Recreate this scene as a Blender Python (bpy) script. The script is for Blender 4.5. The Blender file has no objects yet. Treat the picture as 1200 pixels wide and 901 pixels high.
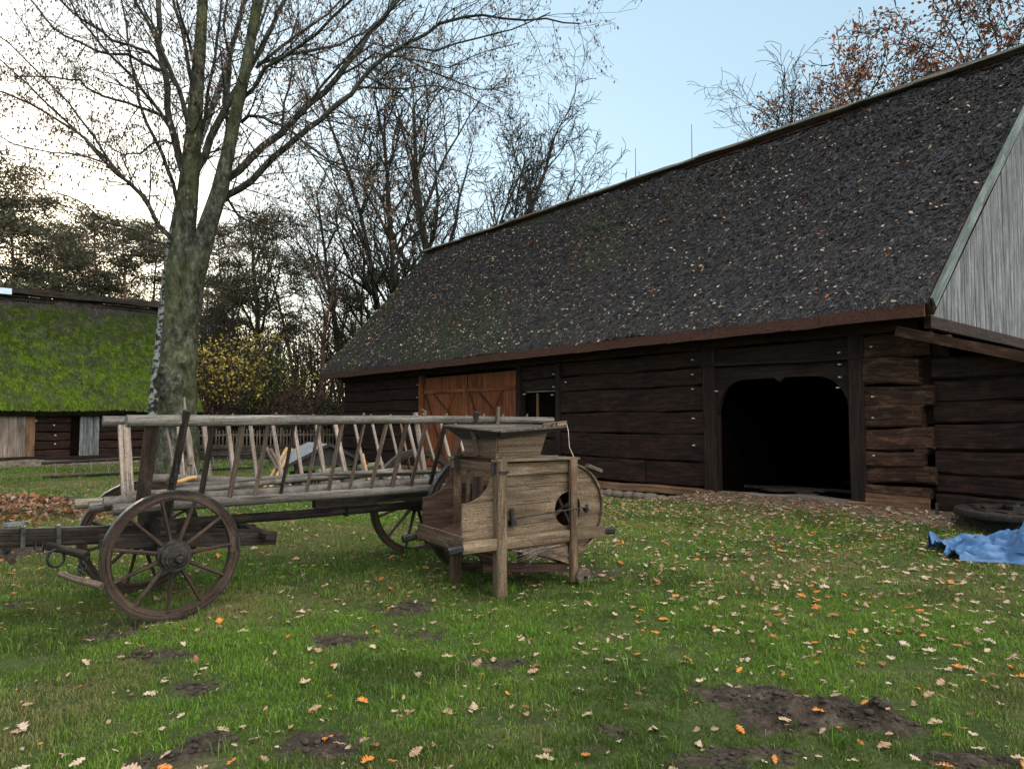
import bpy, bmesh, math, random
import numpy as np
from mathutils import Vector, Matrix
from mathutils.geometry import tessellate_polygon
random.seed(7); RN = np.random.default_rng(11)
PI = math.pi
scn = bpy.context.scene; COL = scn.collection
# ------------------------------------------------------------ camera
F_PX = 820.0; EYE = 1.55; TILT = math.atan(42.5 / F_PX)
cam = bpy.data.cameras.new('camera'); co = bpy.data.objects.new('camera', cam); COL.objects.link(co)
co.location = (0, 0, EYE); co.rotation_euler = (PI/2 + TILT, 0, 0)
cam.sensor_width = 36; cam.lens = F_PX / 1200 * 36; cam.clip_start = .05; cam.clip_end = 2000
scn.camera = co
# ------------------------------------------------------------ world, sun, exposure
SUN_EL, SUN_AZ = 13.0, -38.0
w = bpy.data.worlds.new('World'); scn.world = w; w.use_nodes = True
nt = w.node_tree; nt.nodes.clear()
out = nt.nodes.new('ShaderNodeOutputWorld'); bg = nt.nodes.new('ShaderNodeBackground')
sky = nt.nodes.new('ShaderNodeTexSky'); sky.sky_type = 'NISHITA'; sky.sun_disc = False
sky.sun_elevation = math.radians(SUN_EL); sky.sun_rotation = math.radians(SUN_AZ)
sky.air_density = 1.0; sky.dust_density = 1.0; sky.ozone_density = 1.0
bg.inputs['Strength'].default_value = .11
# thin bright cloud veil mixed into the sky
tc = nt.nodes.new('ShaderNodeTexCoord'); mp = nt.nodes.new('ShaderNodeMapping'); mp.inputs['Scale'].default_value = (1.2, 1.2, 3.5)
ns = nt.nodes.new('ShaderNodeTexNoise'); ns.inputs['Scale'].default_value = 1.6; ns.inputs['Detail'].default_value = 6
rp = nt.nodes.new('ShaderNodeValToRGB'); rp.color_ramp.elements[0].position = .38; rp.color_ramp.elements[1].position = .72
rp.color_ramp.elements[0].color = (.53, .53, .53, 1); rp.color_ramp.elements[1].color = (.60, .60, .60, 1)
mx = nt.nodes.new('ShaderNodeMix'); mx.data_type = 'RGBA'; mx.inputs[7].default_value = (2.2, 3.05, 3.35, 1)
L = nt.links.new
L(tc.outputs['Generated'], mp.inputs[0]); L(mp.outputs[0], ns.inputs['Vector']); L(ns.outputs[0], rp.inputs[0])
# unseen sky glow added overhead and behind the camera, to brighten the ground
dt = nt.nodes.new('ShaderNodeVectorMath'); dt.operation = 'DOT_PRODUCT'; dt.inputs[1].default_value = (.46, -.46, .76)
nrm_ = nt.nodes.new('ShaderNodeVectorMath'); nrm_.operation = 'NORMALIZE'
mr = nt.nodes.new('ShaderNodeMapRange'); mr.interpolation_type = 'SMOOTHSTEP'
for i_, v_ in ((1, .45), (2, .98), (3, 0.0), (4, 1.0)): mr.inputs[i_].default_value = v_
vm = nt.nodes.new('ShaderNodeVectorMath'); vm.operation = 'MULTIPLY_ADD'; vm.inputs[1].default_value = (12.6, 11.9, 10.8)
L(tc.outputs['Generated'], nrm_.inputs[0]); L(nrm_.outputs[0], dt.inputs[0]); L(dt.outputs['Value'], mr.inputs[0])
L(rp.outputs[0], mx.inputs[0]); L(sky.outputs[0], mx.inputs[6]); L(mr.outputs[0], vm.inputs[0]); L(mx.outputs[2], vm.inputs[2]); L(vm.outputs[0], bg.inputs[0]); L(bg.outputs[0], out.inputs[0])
sl = bpy.data.lights.new('sun', 'SUN'); sl.energy = 1.2; sl.angle = math.radians(10); sl.color = (1, .9, .78)
so = bpy.data.objects.new('sun', sl); COL.objects.link(so)
sd = Vector((math.sin(math.radians(SUN_AZ))*math.cos(math.radians(SUN_EL)), math.cos(math.radians(SUN_AZ))*math.cos(math.radians(SUN_EL)), math.sin(math.radians(SUN_EL))))
so.rotation_euler = sd.to_track_quat('Z', 'Y').to_euler(); so.location = (0, 0, 30)
scn.view_settings.view_transform = 'Standard'; scn.view_settings.look = 'None'
scn.view_settings.exposure = 1.45; scn.view_settings.gamma = 1

# ------------------------------------------------------------ projection helpers (photo pixel, 1200 wide)
def ray(u, v):
    dx = (u-600)/F_PX; dz = (450.5-v)/F_PX
    return dx, math.cos(TILT)-dz*math.sin(TILT), math.sin(TILT)+dz*math.cos(TILT)
def at(u, v, Y):
    x, y, z = ray(u, v); t = Y/y; return Vector((x*t, Y, EYE+z*t))
def gnd(u, v, z=0):
    x, y, q = ray(u, v); t = (z-EYE)/q; return Vector((x*t, y*t, z))
# ------------------------------------------------------------ noise
def _h(ix, iy, s):
    n = (ix*374761393 + iy*668265263 + s*1274126177) & 0x7fffffff
    n = ((n ^ (n >> 13)) * 1274126177) & 0x7fffffff
    return ((n ^ (n >> 16)) & 0xffff)/65535.0
def vnoise(x, y, s=0):
    x = np.asarray(x, float); y = np.asarray(y, float)
    ix = np.floor(x).astype(np.int64); iy = np.floor(y).astype(np.int64)
    fx = x-ix; fy = y-iy; fx = fx*fx*(3-2*fx); fy = fy*fy*(3-2*fy)
    a = _h(ix, iy, s); b = _h(ix+1, iy, s); c = _h(ix, iy+1, s); d = _h(ix+1, iy+1, s)
    return (a*(1-fx)+b*fx)*(1-fy)+(c*(1-fx)+d*fx)*fy
def fbm(x, y, o=4, s=0):
    r = 0; a = .5; t = 0
    for i in range(o): r = r+a*vnoise(x*2**i, y*2**i, s+i*17); t += a; a *= .5
    return r/t
# ------------------------------------------------------------ object helpers
def tag(o, label=None, cat=None, group=None, kind=None):
    if label: o['label'] = label
    if cat: o['category'] = cat
    if group: o['group'] = group
    if kind: o['kind'] = kind
    return o
def thing(name, label, cat, loc=(0, 0, 0), rz=0, group=None):
    o = bpy.data.objects.new(name, None); COL.objects.link(o); o.location = loc; o.rotation_euler = (0, 0, rz)
    o.empty_display_size = .2
    return tag(o, label, cat, group)
def link(name, me, parent=None, loc=None, rot=None):
    o = bpy.data.objects.new(name, me); COL.objects.link(o)
    if parent: o.parent = parent
    if loc is not None: o.location = loc
    if rot is not None: o.rotation_euler = rot
    return o
def copy_tree(o, parent=None):
    c = o.copy(); COL.objects.link(c)
    if parent: c.parent = parent
    for ch in list(o.children): copy_tree(ch, c)
    return c
class MB:
    def __init__(s): s.v = []; s.f = []; s.uv = []; s.sm = []
    def add(s, vs, fs, uvs, smooth=False):
        b = len(s.v); s.v += [tuple(p) for p in vs]
        for f, u in zip(fs, uvs): s.f.append(tuple(i+b for i in f)); s.uv += u; s.sm.append(smooth)
    def loft(s, rings, lens, cap=True, smooth=False):
        n = len(rings[0]); ou = random.random()*40; ov = random.random()*40
        per = [0]
        for i in range(n): per.append(per[-1]+(Vector(rings[0][(i+1) % n])-Vector(rings[0][i])).length)
        vs = [p for r in rings for p in r]; fs = []; uv = []
        for k in range(len(rings)-1):
            for i in range(n):
                j = (i+1) % n
                fs.append((k*n+i, k*n+j, (k+1)*n+j, (k+1)*n+i))
                uv.append([(ou+lens[k], ov+per[i]), (ou+lens[k], ov+per[i+1]), (ou+lens[k+1], ov+per[i+1]), (ou+lens[k+1], ov+per[i])])
        s.add(vs, fs, uv, smooth)
        if cap:
            for k, rv in ((0, True), (len(rings)-1, False)):
                r = [tuple(p) for p in rings[k]]
                if rv: r = r[::-1]
                c = Vector(r[0])
                s.add(r, [tuple(range(n))], [[(ou+.13*(Vector(p)-c).x+.1*(Vector(p)-c).y, ov+(Vector(p)-c).z) for p in r]], False)
    def beam(s, p0, p1, w, h, up=(0, 0, 1), segs=1, jit=0., ch=0., taper=1.):
        """rectangular bar from p0 to p1; h along up, w across"""
        p0 = Vector(p0); p1 = Vector(p1); d = (p1-p0); Ln = d.length; d = d/Ln; up = Vector(up)
        x = d.cross(up).normalized(); u = x.cross(d).normalized()
        a, b = w/2, h/2; c = min(ch, a*.8, b*.8)
        prof = [(-a, -b), (a, -b), (a, b), (-a, b)] if c <= 0 else [(-a+c, -b), (a-c, -b), (a, -b+c), (a, b-c), (a-c, b), (-a+c, b), (-a, b-c), (-a, -b+c)]
        rings = []; ls = []
        ph = [random.random()*9 for _ in range(4)]
        for k in range(segs+1):
            t = k/segs; sc = 1+(taper-1)*t
            jx = jit*math.sin(t*Ln*1.7+ph[0])+jit*.5*math.sin(t*Ln*4.3+ph[1]); jz = jit*math.sin(t*Ln*2.1+ph[2])+jit*.5*math.sin(t*Ln*5.1+ph[3])
            cc = p0+d*(Ln*t)+x*jx+u*jz
            rings.append([cc+x*(q*sc+random.uniform(-jit, jit)*.3)+u*(r*sc+random.uniform(-jit, jit)*.3) for q, r in prof]); ls.append(Ln*t)
        s.loft(rings, ls)
    def box(s, c, sz):
        c = Vector(c); s.beam(c-Vector((sz[0]/2, 0, 0)), c+Vector((sz[0]/2, 0, 0)), sz[1], sz[2])
    def tube(s, pts, rad, n=8, cap=True, smooth=True, wob=0.):
        pts = [Vector(p) for p in pts]
        if not hasattr(rad, '__len__'): rad = [rad]*len(pts)
        rings = []; ls = [0]; prev = None
        for k, p in enumerate(pts):
            d = (pts[min(k+1, len(pts)-1)]-pts[max(k-1, 0)]).normalized()
            if prev is None: x = d.orthogonal().normalized()
            else: x = (prev-d*prev.dot(d)).normalized()
            prev = x; y = d.cross(x)
            rings.append([p+(x*math.cos(2*PI*i/n)+y*math.sin(2*PI*i/n))*rad[k]*(1+wob*random.uniform(-1, 1)) for i in range(n)])
            if k: ls.append(ls[-1]+(p-pts[k-1]).length)
        s.loft(rings, ls, cap, smooth)
    def pole(s, p0, p1, r0, r1=None, n=10, segs=6, bend=.01, cap=True):
        p0 = Vector(p0); p1 = Vector(p1); r1 = r0 if r1 is None else r1; o = (p1-p0).orthogonal().normalized(); q = (p1-p0).cross(o).normalized()
        a, b = random.random()*6, random.random()*6
        pts = [p0.lerp(p1, k/segs)+o*bend*math.sin(k/segs*5+a)+q*bend*math.sin(k/segs*4+b) for k in range(segs+1)]
        s.tube(pts, [r0+(r1-r0)*k/segs for k in range(segs+1)], n, cap, True, .04)
    def prism(s, outer, depth, frame, holes=()):
        """outer/holes: 2D loops; frame(a,b,c)->3D ; c from 0 to depth"""
        loops = [list(outer)]+[list(h) for h in holes]; ou = random.random()*40
        tri = tessellate_polygon([[Vector((a, b, 0)) for a, b in l] for l in loops])
        flat = [p for l in loops for p in l]; n = len(flat)
        vs = [frame(a, b, 0) for a, b in flat]+[frame(a, b, depth) for a, b in flat]
        fs = []; uv = []
        for t in tri:
            fs.append(tuple(t)); uv.append([(ou+flat[i][0], ou+flat[i][1]) for i in t])
            t2 = tuple(i+n for i in reversed(t)); fs.append(t2); uv.append([(ou+flat[i-n][0], ou+flat[i-n][1]) for i in t2])
        b = 0
        for l in loops:
            m = len(l)
            for i in range(m):
                j = (i+1) % m; fs.append((b+i, b+j, b+j+n, b+i+n)); uv.append([(ou+l[i][0], ou+l[i][1]), (ou+l[j][0], ou+l[j][1]), (ou+l[j][0], ou+l[j][1]+depth), (ou+l[i][0], ou+l[i][1]+depth)])
            b += m
        s.add(vs, fs, uv)
    def build(s, name, mat, parent=None, bevel=0, loc=None, rot=None):
        me = bpy.data.meshes.new(name); me.from_pydata(s.v, [], s.f)
        ul = me.uv_layers.new(name='UVMap'); ul.data.foreach_set('uv', np.array(s.uv, dtype=np.float32).ravel())
        me.polygons.foreach_set('use_smooth', s.sm); me.materials.append(mat)
        bm = bmesh.new(); bm.from_mesh(me); bmesh.ops.recalc_face_normals(bm, faces=bm.faces); bm.to_mesh(me); bm.free()
        o = link(name, me, parent, loc, rot)
        if bevel:
            m = o.modifiers.new('bevel', 'BEVEL'); m.width = bevel; m.segments = 1; m.limit_method = 'ANGLE'; m.angle_limit = .7
        return o
def mesh_np(name, V, Fs, mat, col=None, smooth=False):
    """Fs: list of int arrays (n,k)"""
    me = bpy.data.meshes.new(name); V = np.asarray(V, np.float32)
    me.vertices.add(len(V)); me.vertices.foreach_set('co', V.ravel())
    loops = np.concatenate([f.ravel() for f in Fs]); tot = np.concatenate([np.full(len(f), f.shape[1]) for f in Fs])
    st = np.concatenate([[0], np.cumsum(tot)[:-1]])
    me.loops.add(len(loops)); me.loops.foreach_set('vertex_index', loops.astype(np.int32))
    me.polygons.add(len(tot)); me.polygons.foreach_set('loop_start', st.astype(np.int32)); me.polygons.foreach_set('loop_total', tot.astype(np.int32))
    if smooth: me.polygons.foreach_set('use_smooth', np.ones(len(tot), bool))
    if col is not None:
        c = me.color_attributes.new('Col', 'FLOAT_COLOR', 'POINT'); cc = np.ones((len(V), 4), np.float32); cc[:, :3] = col
        c.data.foreach_set('color', cc.ravel())
    me.update(calc_edges=True); me.validate(); me.materials.append(mat) if not isinstance(mat, list) else [me.materials.append(m) for m in mat]
    return me

# ------------------------------------------------------------ materials
def newmat(name, rough=.85, spec=.25):
    m = bpy.data.materials.new(name); m.use_nodes = True; n = m.node_tree; b = n.nodes['Principled BSDF']
    b.inputs['Roughness'].default_value = rough; b.inputs['Specular IOR Level'].default_value = spec
    return m, n, b
def ramp(n, stops):
    r = n.nodes.new('ShaderNodeValToRGB'); e = r.color_ramp.elements
    while len(e) < len(stops): e.new(.5)
    for i, (p, c) in enumerate(stops): e[i].position = p; e[i].color = (*c, 1) if len(c) == 3 else c
    return r
def noise(n, vec, scale, detail=5, rough=.6):
    t = n.nodes.new('ShaderNodeTexNoise'); t.inputs['Scale'].default_value = scale; t.inputs['Detail'].default_value = detail; t.inputs['Roughness'].default_value = rough
    if vec is not None: n.links.new(vec, t.inputs['Vector'])
    return t
def mapping(n, src, sc):
    m = n.nodes.new('ShaderNodeMapping'); m.inputs['Scale'].default_value = sc; n.links.new(src, m.inputs[0]); return m.outputs[0]
def mixc(n, fac, a, b, mode='MIX'):
    m = n.nodes.new('ShaderNodeMix'); m.data_type = 'RGBA'; m.blend_type = mode
    if isinstance(fac, (int, float)): m.inputs[0].default_value = fac
    else: n.links.new(fac, m.inputs[0])
    for i, q in ((6, a), (7, b)):
        if isinstance(q, tuple): m.inputs[i].default_value = (*q, 1)
        else: n.links.new(q, m.inputs[i])
    return m.outputs[2]
def bump(n, b, h, strength=.5, dist=.01):
    k = n.nodes.new('ShaderNodeBump'); k.inputs['Strength'].default_value = strength; k.inputs['Distance'].default_value = dist
    n.links.new(h, k.inputs['Height']); n.links.new(k.outputs[0], b.inputs['Normal'])
def wood(name, dark, mid, light, rough=.8, along=1.6, across=45, bs=.6, blotch=None, bl=.5):
    m, n, b = newmat(name, rough, .2)
    uv = n.nodes.new('ShaderNodeUVMap').outputs[0]
    g = noise(n, mapping(n, uv, (along, across, 1)), 1.0, 6, .65)
    big = noise(n, mapping(n, uv, (.9, 3.0, 1)), 1.0, 3)
    r = ramp(n, [(.28, dark), (.5, mid), (.72, light)]); n.links.new(g.outputs[0], r.inputs[0])
    r2 = ramp(n, [(.3, (.5, .5, .5)), (.7, (1.35, 1.35, 1.35))]); n.links.new(big.outputs[0], r2.inputs[0])
    c = mixc(n, 1.0, r.outputs[0], r2.outputs[0], 'MULTIPLY')
    cr = noise(n, mapping(n, uv, (2.2, 90, 1)), 1.0, 2, .5)   # drying cracks
    r3 = ramp(n, [(.33, (.18, .18, .18)), (.40, (1, 1, 1))]); n.links.new(cr.outputs[0], r3.inputs[0])
    c = mixc(n, .8, c, r3.outputs[0], 'MULTIPLY')
    if blotch:
        bn = noise(n, mapping(n, uv, (2.5, 7, 1)), 1.3, 5, .7); r4 = ramp(n, [(.5, (0, 0, 0)), (.68, (bl, bl, bl))]); n.links.new(bn.outputs[0], r4.inputs[0])
        c = mixc(n, r4.outputs[0], c, blotch)
    n.links.new(c, b.inputs['Base Color'])
    sk = noise(n, n.nodes.new('ShaderNodeTexCoord').outputs['Object'], 42, 6, .8); r5 = ramp(n, [(.34, (.42, .42, .42)), (.5, (1, 1, 1)), (.68, (1.45, 1.42, 1.38))]); n.links.new(sk.outputs[0], r5.inputs[0])
    c = mixc(n, .75, c, r5.outputs[0], 'MULTIPLY'); n.links.new(c, b.inputs['Base Color'])
    ad = n.nodes.new('ShaderNodeMath'); ad.operation = 'ADD'; n.links.new(g.outputs[0], ad.inputs[0]); n.links.new(r3.outputs[0], ad.inputs[1])
    bump(n, b, ad.outputs[0], bs, .006)
    return m
def plain(name, c1, c2, scale=20, rough=.7, bs=.3, metal=0, spec=.3, dist=.005):
    m, n, b = newmat(name, rough, spec); tc_ = n.nodes.new('ShaderNodeTexCoord').outputs['Object']
    t = noise(n, tc_, scale, 6, .7); r = ramp(n, [(.35, c1), (.65, c2)]); n.links.new(t.outputs[0], r.inputs[0]); n.links.new(r.outputs[0], b.inputs['Base Color'])
    b.inputs['Metallic'].default_value = metal; bump(n, b, t.outputs[0], bs, dist); return m
def colmat(name, rough=.8, spec=.2, trans=0., bs=0, scale=60):
    m, n, b = newmat(name, rough, spec); a = n.nodes.new('ShaderNodeAttribute'); a.attribute_name = 'Col'
    c = a.outputs['Color']
    if bs:
        t = noise(n, n.nodes.new('ShaderNodeTexCoord').outputs['Object'], scale, 5, .7); r = ramp(n, [(.3, (.55, .55, .55)), (.7, (1.4, 1.4, 1.4))]); n.links.new(t.outputs[0], r.inputs[0])
        c = mixc(n, 1.0, c, r.outputs[0], 'MULTIPLY'); bump(n, b, t.outputs[0], bs, .01)
    n.links.new(c, b.inputs['Base Color'])
    if trans:
        tr = n.nodes.new('ShaderNodeBsdfTranslucent'); n.links.new(c, tr.inputs[0]); ms = n.nodes.new('ShaderNodeMixShader'); ms.inputs[0].default_value = trans
        o = n.nodes['Material Output']; n.links.new(b.outputs[0], ms.inputs[1]); n.links.new(tr.outputs[0], ms.inputs[2]); n.links.new(ms.outputs[0], o.inputs[0])
    return m
M = dict(
 log=wood('barn_log_wood', (.004, .0017, .0013), (.018, .0072, .0050), (.050, .020, .013), .75, 1.2, 26, 1.0, (.07, .030, .018), .5),
 lognear=wood('worn_log_wood', (.011, .005, .0035), (.038, .017, .010), (.095, .043, .025), .8, 1.2, 26, 1.0, (.17, .085, .045), .6),
 sill=wood('sill_wood', (.07, .035, .02), (.17, .09, .05), (.28, .16, .09), .8, 1.2, 20, .8),
 post=wood('post_wood', (.008, .0042, .0033), (.021, .011, .0085), (.045, .024, .018), .8, 1.2, 26, .9),
 door=wood('door_wood', (.09, .026, .010), (.20, .060, .022), (.32, .11, .042), .7, .9, 18, .4),
 brace=wood('brace_wood', (.03, .012, .007), (.065, .023, .012), (.12, .042, .02), .75, .9, 20, .4),
 gable=wood('gable_board_wood', (.045, .044, .044), (.150, .152, .156), (.30, .305, .315), .85, .8, 16, .7, (.065, .064, .062), .8),
 barge=wood('bargeboard_wood', (.07, .085, .08), (.125, .15, .14), (.20, .225, .215), .8, 1, 12, .3),
 grey=wood('grey_pole_wood', (.050, .042, .035), (.125, .11, .095), (.23, .205, .18), .8, 1.5, 24, .8, (.10, .09, .08), .5),
 pale=wood('pale_slat_wood', (.11, .078, .06), (.21, .16, .13), (.33, .265, .22), .8, 1.5, 40, .6),
 rung=wood('rung_wood', (.05, .033, .025), (.12, .083, .063), (.20, .15, .12), .8, 1.5, 45, .6),
 dark=wood('dark_wagon_wood', (.008, .0055, .005), (.024, .017, .014), (.056, .040, .033), .8, 1.5, 35, .8, (.10, .07, .055), .4),
 wheel=wood('wheel_wood', (.014, .009, .007), (.040, .025, .018), (.085, .055, .040), .8, 1.5, 30, .9, (.12, .085, .065), .4),
 win=wood('winnower_board_wood', (.048, .031, .019), (.138, .095, .061), (.24, .175, .118), .8, 1.2, 14, .6, (.10, .062, .036), .6),
 wind=wood('winnower_frame_wood', (.04, .022, .014), (.105, .062, .038), (.20, .125, .075), .8, 1.5, 25, .6, (.30, .25, .20), .35),
 wing=wood('winnower_hopper_wood', (.045, .036, .028), (.10, .082, .064), (.18, .15, .12), .85, 1.5, 22, .6),
 tray=wood('shaded_tray_wood', (.022, .017, .013), (.055, .043, .034), (.10, .08, .065), .85, 1.5, 22, .6),  # hopper wood darkened: shade under the flared tray painted into the colour
 winr=wood('winnower_inner_wood', (.025, .013, .010), (.065, .036, .026), (.12, .07, .05), .8, 1.5, 22, .6),
 bark=plain('cut_pole_bark', (.06, .05, .042), (.17, .145, .125), 9, .9, .8, dist=.01),
 fence=wood('fence_wood', (.05, .04, .03), (.12, .095, .07), (.20, .17, .13), .9, 1, 20, .3),
 iron=plain('old_iron', (.012, .012, .013), (.05, .045, .043), 25, .5, .3, .6),
 tyre=plain('iron_tyre', (.025, .024, .024), (.10, .095, .09), 16, .42, .3, .75),
 stone=plain('field_stone', (.09, .07, .052), (.25, .20, .155), 7, .85, .6, dist=.02),
 peg=plain('pale_peg', (.38, .34, .29), (.55, .5, .44), 30, .8),
 slate=plain('grey_roof_felt', (.11, .115, .125), (.20, .21, .225), 8, .6, .2),
 black=plain('tarred_black', (.010, .009, .009), (.028, .024, .022), 12, .8, .3),
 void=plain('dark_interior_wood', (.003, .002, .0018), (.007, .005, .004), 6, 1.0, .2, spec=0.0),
 cut=plain('fresh_cut_wood', (.38, .20, .08), (.55, .33, .15), 20, .8),
)

# ------------------------------------------------------------ ground
BASE_C = Vector((6.4625, 11.0667, 0)); TH = math.radians(39.79)
A = Vector((-math.sin(TH), math.cos(TH), 0)); N = Vector((math.cos(TH), math.sin(TH), 0))
def bl(s, wv, z=0): return Vector((-s, wv, z))               # barn local frame: x = -s
BROT = math.atan2(-A.y, -A.x)
def smooth(a, b, x):
    t = np.clip((x-a)/(b-a), 0, 1); return t*t*(3-2*t)
DIRT = []  # x,y,radius x, radius y, angle, height, strength
def dp(u, v, du, dv, h=0., st=1.):
    p = gnd(u, v); q = gnd(u+du, v); r0 = gnd(u, v-dv) ; r1 = gnd(u, v+dv)
    DIRT.append((p.x, (r0.y+r1.y)/2, (q-p).length, (r0.y-r1.y)/2, h, st))
for a_ in [(372, 876, 52, 22, .05, 1.2), (235, 872, 38, 12, .06, 1.1), (175, 890, 34, 10, .015, .9), (232, 806, 24, 10, .01, .9), (185, 769, 40, 9, .02, 1.), (140, 743, 46, 8, .0, .9), (180, 728, 60, 6, -.01, .8),
           (396, 750, 32, 8, .008, 1.1), (492, 745, 30, 8, .008, .9), (575, 777, 40, 7, .0, .9), (470, 716, 34, 7, .01, .9), (495, 706, 24, 6, .01, .8),
           (880, 818, 56, 14, .02, 1.2), (960, 842, 80, 22, .10, 1.3), (1020, 852, 60, 14, .07, 1.2), (880, 885, 70, 12, .03, 1.1), (830, 893, 50, 10, .02, 1.), (1130, 893, 62, 9, .02, 1.1), (722, 858, 26, 8, .012, .9), (700, 880, 24, 6, .0, .7),
           (915, 633, 13, 3.2, .05, 1.3), (15, 708, 24, 7, .0, .9), (8, 650, 45, 14, .01, 1.1), (76, 584, 18, 2.6, .06, 1.3), (92, 581, 9, 2, .05, 1.3), (340, 640, 26, 5, .0, .5), (300, 652, 30, 5, .0, .45), (620, 845, 40, 8, 0, .45), (60, 800, 40, 10, 0, .5), (760, 700, 50, 8, 0, .4), (1000, 760, 60, 9, 0, .4), (660, 668, 70, 10, 0, .7)]:
    dp(*a_)
def dirt_h(X, Y):
    X = np.asarray(X, float); Y = np.asarray(Y, float)
    d = np.zeros_like(X); h = np.zeros_like(X)
    nz = fbm(X*3.1, Y*3.1, 4, 5)-.5; nz2 = fbm(X*14, Y*14, 3, 9)-.5
    for (px, py, rx, ry, hh, st) in DIRT:
        r = np.sqrt(((X-px)/rx)**2+((Y-py)/ry)**2)+nz*1.7+nz2*.9
        d = np.maximum(d, st*(1-smooth(.5, 1.25, r))); h += hh*np.clip(1-r, 0, 1)
    # barn frame: sandy strip along the wall
    s = (X-BASE_C.x)*A.x+(Y-BASE_C.y)*A.y; ww = (X-BASE_C.x)*N.x+(Y-BASE_C.y)*N.y
    inb = smooth(-1.5, -.6, ww+nz*.9)*smooth(-6, -4, s)*(1-smooth(5.2, 9, s)*.55)*(ww < 11)*(s < 21)
    rise = (.16-.32*smooth(3.4, 5.5, s)+.16*smooth(10, 15, s))*smooth(-1.8, -.1, ww)*smooth(-7, -1, s)*(1-smooth(9.5, 11, ww))
    sand = np.where(s < 21, inb, 0)
    return d, h, sand, rise
def ground_z(X, Y):
    d, h, sand, rise = dirt_h(X, Y)
    far = smooth(20, 60, np.hypot(X, Y))
    z = (fbm(X*.9, Y*.9, 3, 2)-.5)*.05+(fbm(X*5, Y*5, 3, 3)-.5)*.022+h+rise-.015*d
    z = z+((fbm(X*22, Y*22, 3, 4)-.5)*.045+(fbm(X*7, Y*7, 3, 14)-.45)*.07)*np.clip(d, 0, 1)*smooth(14, 9, Y)
    return z, d, sand
def axis(a, b, step, lo, hi):
    c = list(np.arange(a, b+1e-6, step)); s = step; q = c[-1]
    while q < hi: s *= 1.25; q += s; c.append(q)
    s = step; q = c[0]
    while q > lo: s *= 1.25; q -= s; c.insert(0, q)
    return np.array(c)
gx = axis(-7, 9, .045, -400, 400); gy = axis(2.2, 13, .045, -60, 700)
GX, GY = np.meshgrid(gx, gy); GZ, GD, GS = ground_z(GX, GY)
nx, ny = len(gx), len(gy); idx = np.arange(nx*ny).reshape(ny, nx)
FQ = np.stack([idx[:-1, :-1], idx[:-1, 1:], idx[1:, 1:], idx[1:, :-1]], -1).reshape(-1, 4)
col = np.stack([GD.ravel(), GS.ravel(), np.zeros(nx*ny)], -1)
gm, n, b = newmat('ground_soil_and_turf', .95, .1)
at_ = n.nodes.new('ShaderNodeAttribute'); at_.attribute_name = 'Col'; sp = n.nodes.new('ShaderNodeSeparateColor'); n.links.new(at_.outputs['Color'], sp.inputs[0])
oc = n.nodes.new('ShaderNodeTexCoord').outputs['Object']
t1 = noise(n, oc, 1.1, 6, .65); t2 = noise(n, oc, 38, 5, .75); t3 = noise(n, oc, 9, 5, .7)
gr = ramp(n, [(.30, (.030, .050, .012)), (.5, (.055, .075, .020)), (.7, (.105, .098, .045))]); n.links.new(t1.outputs[0], gr.inputs[0])
gr2 = ramp(n, [(.3, (.45, .45, .45)), (.7, (1.4, 1.4, 1.4))]); n.links.new(t2.outputs[0], gr2.inputs[0])
turf = mixc(n, 1., gr.outputs[0], gr2.outputs[0], 'MULTIPLY')
so_ = ramp(n, [(.3, (.022, .015, .011)), (.5, (.055, .040, .030)), (.72, (.125, .096, .076))]); n.links.new(t3.outputs[0], so_.inputs[0])
soil = mixc(n, .8, so_.outputs[0], gr2.outputs[0], 'MULTIPLY')
sa = ramp(n, [(.3, (.075, .045, .030)), (.5, (.15, .10, .07)), (.7, (.27, .20, .15))]); n.links.new(t3.outputs[0], sa.inputs[0])
sand = mixc(n, .7, sa.outputs[0], gr2.outputs[0], 'MULTIPLY')
c = mixc(n, sp.outputs[0], turf, soil); c = mixc(n, sp.outputs[1], c, sand); n.links.new(c, b.inputs['Base Color'])
bump(n, b, t2.outputs[0], .8, .03)
ground = link('ground', mesh_np('ground', np.stack([GX.ravel(), GY.ravel(), GZ.ravel()], -1), [FQ], gm, col, True)); tag(ground, kind='structure')
def gz(x, y): return float(ground_z(np.array([x]), np.array([y]))[0][0])

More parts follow.
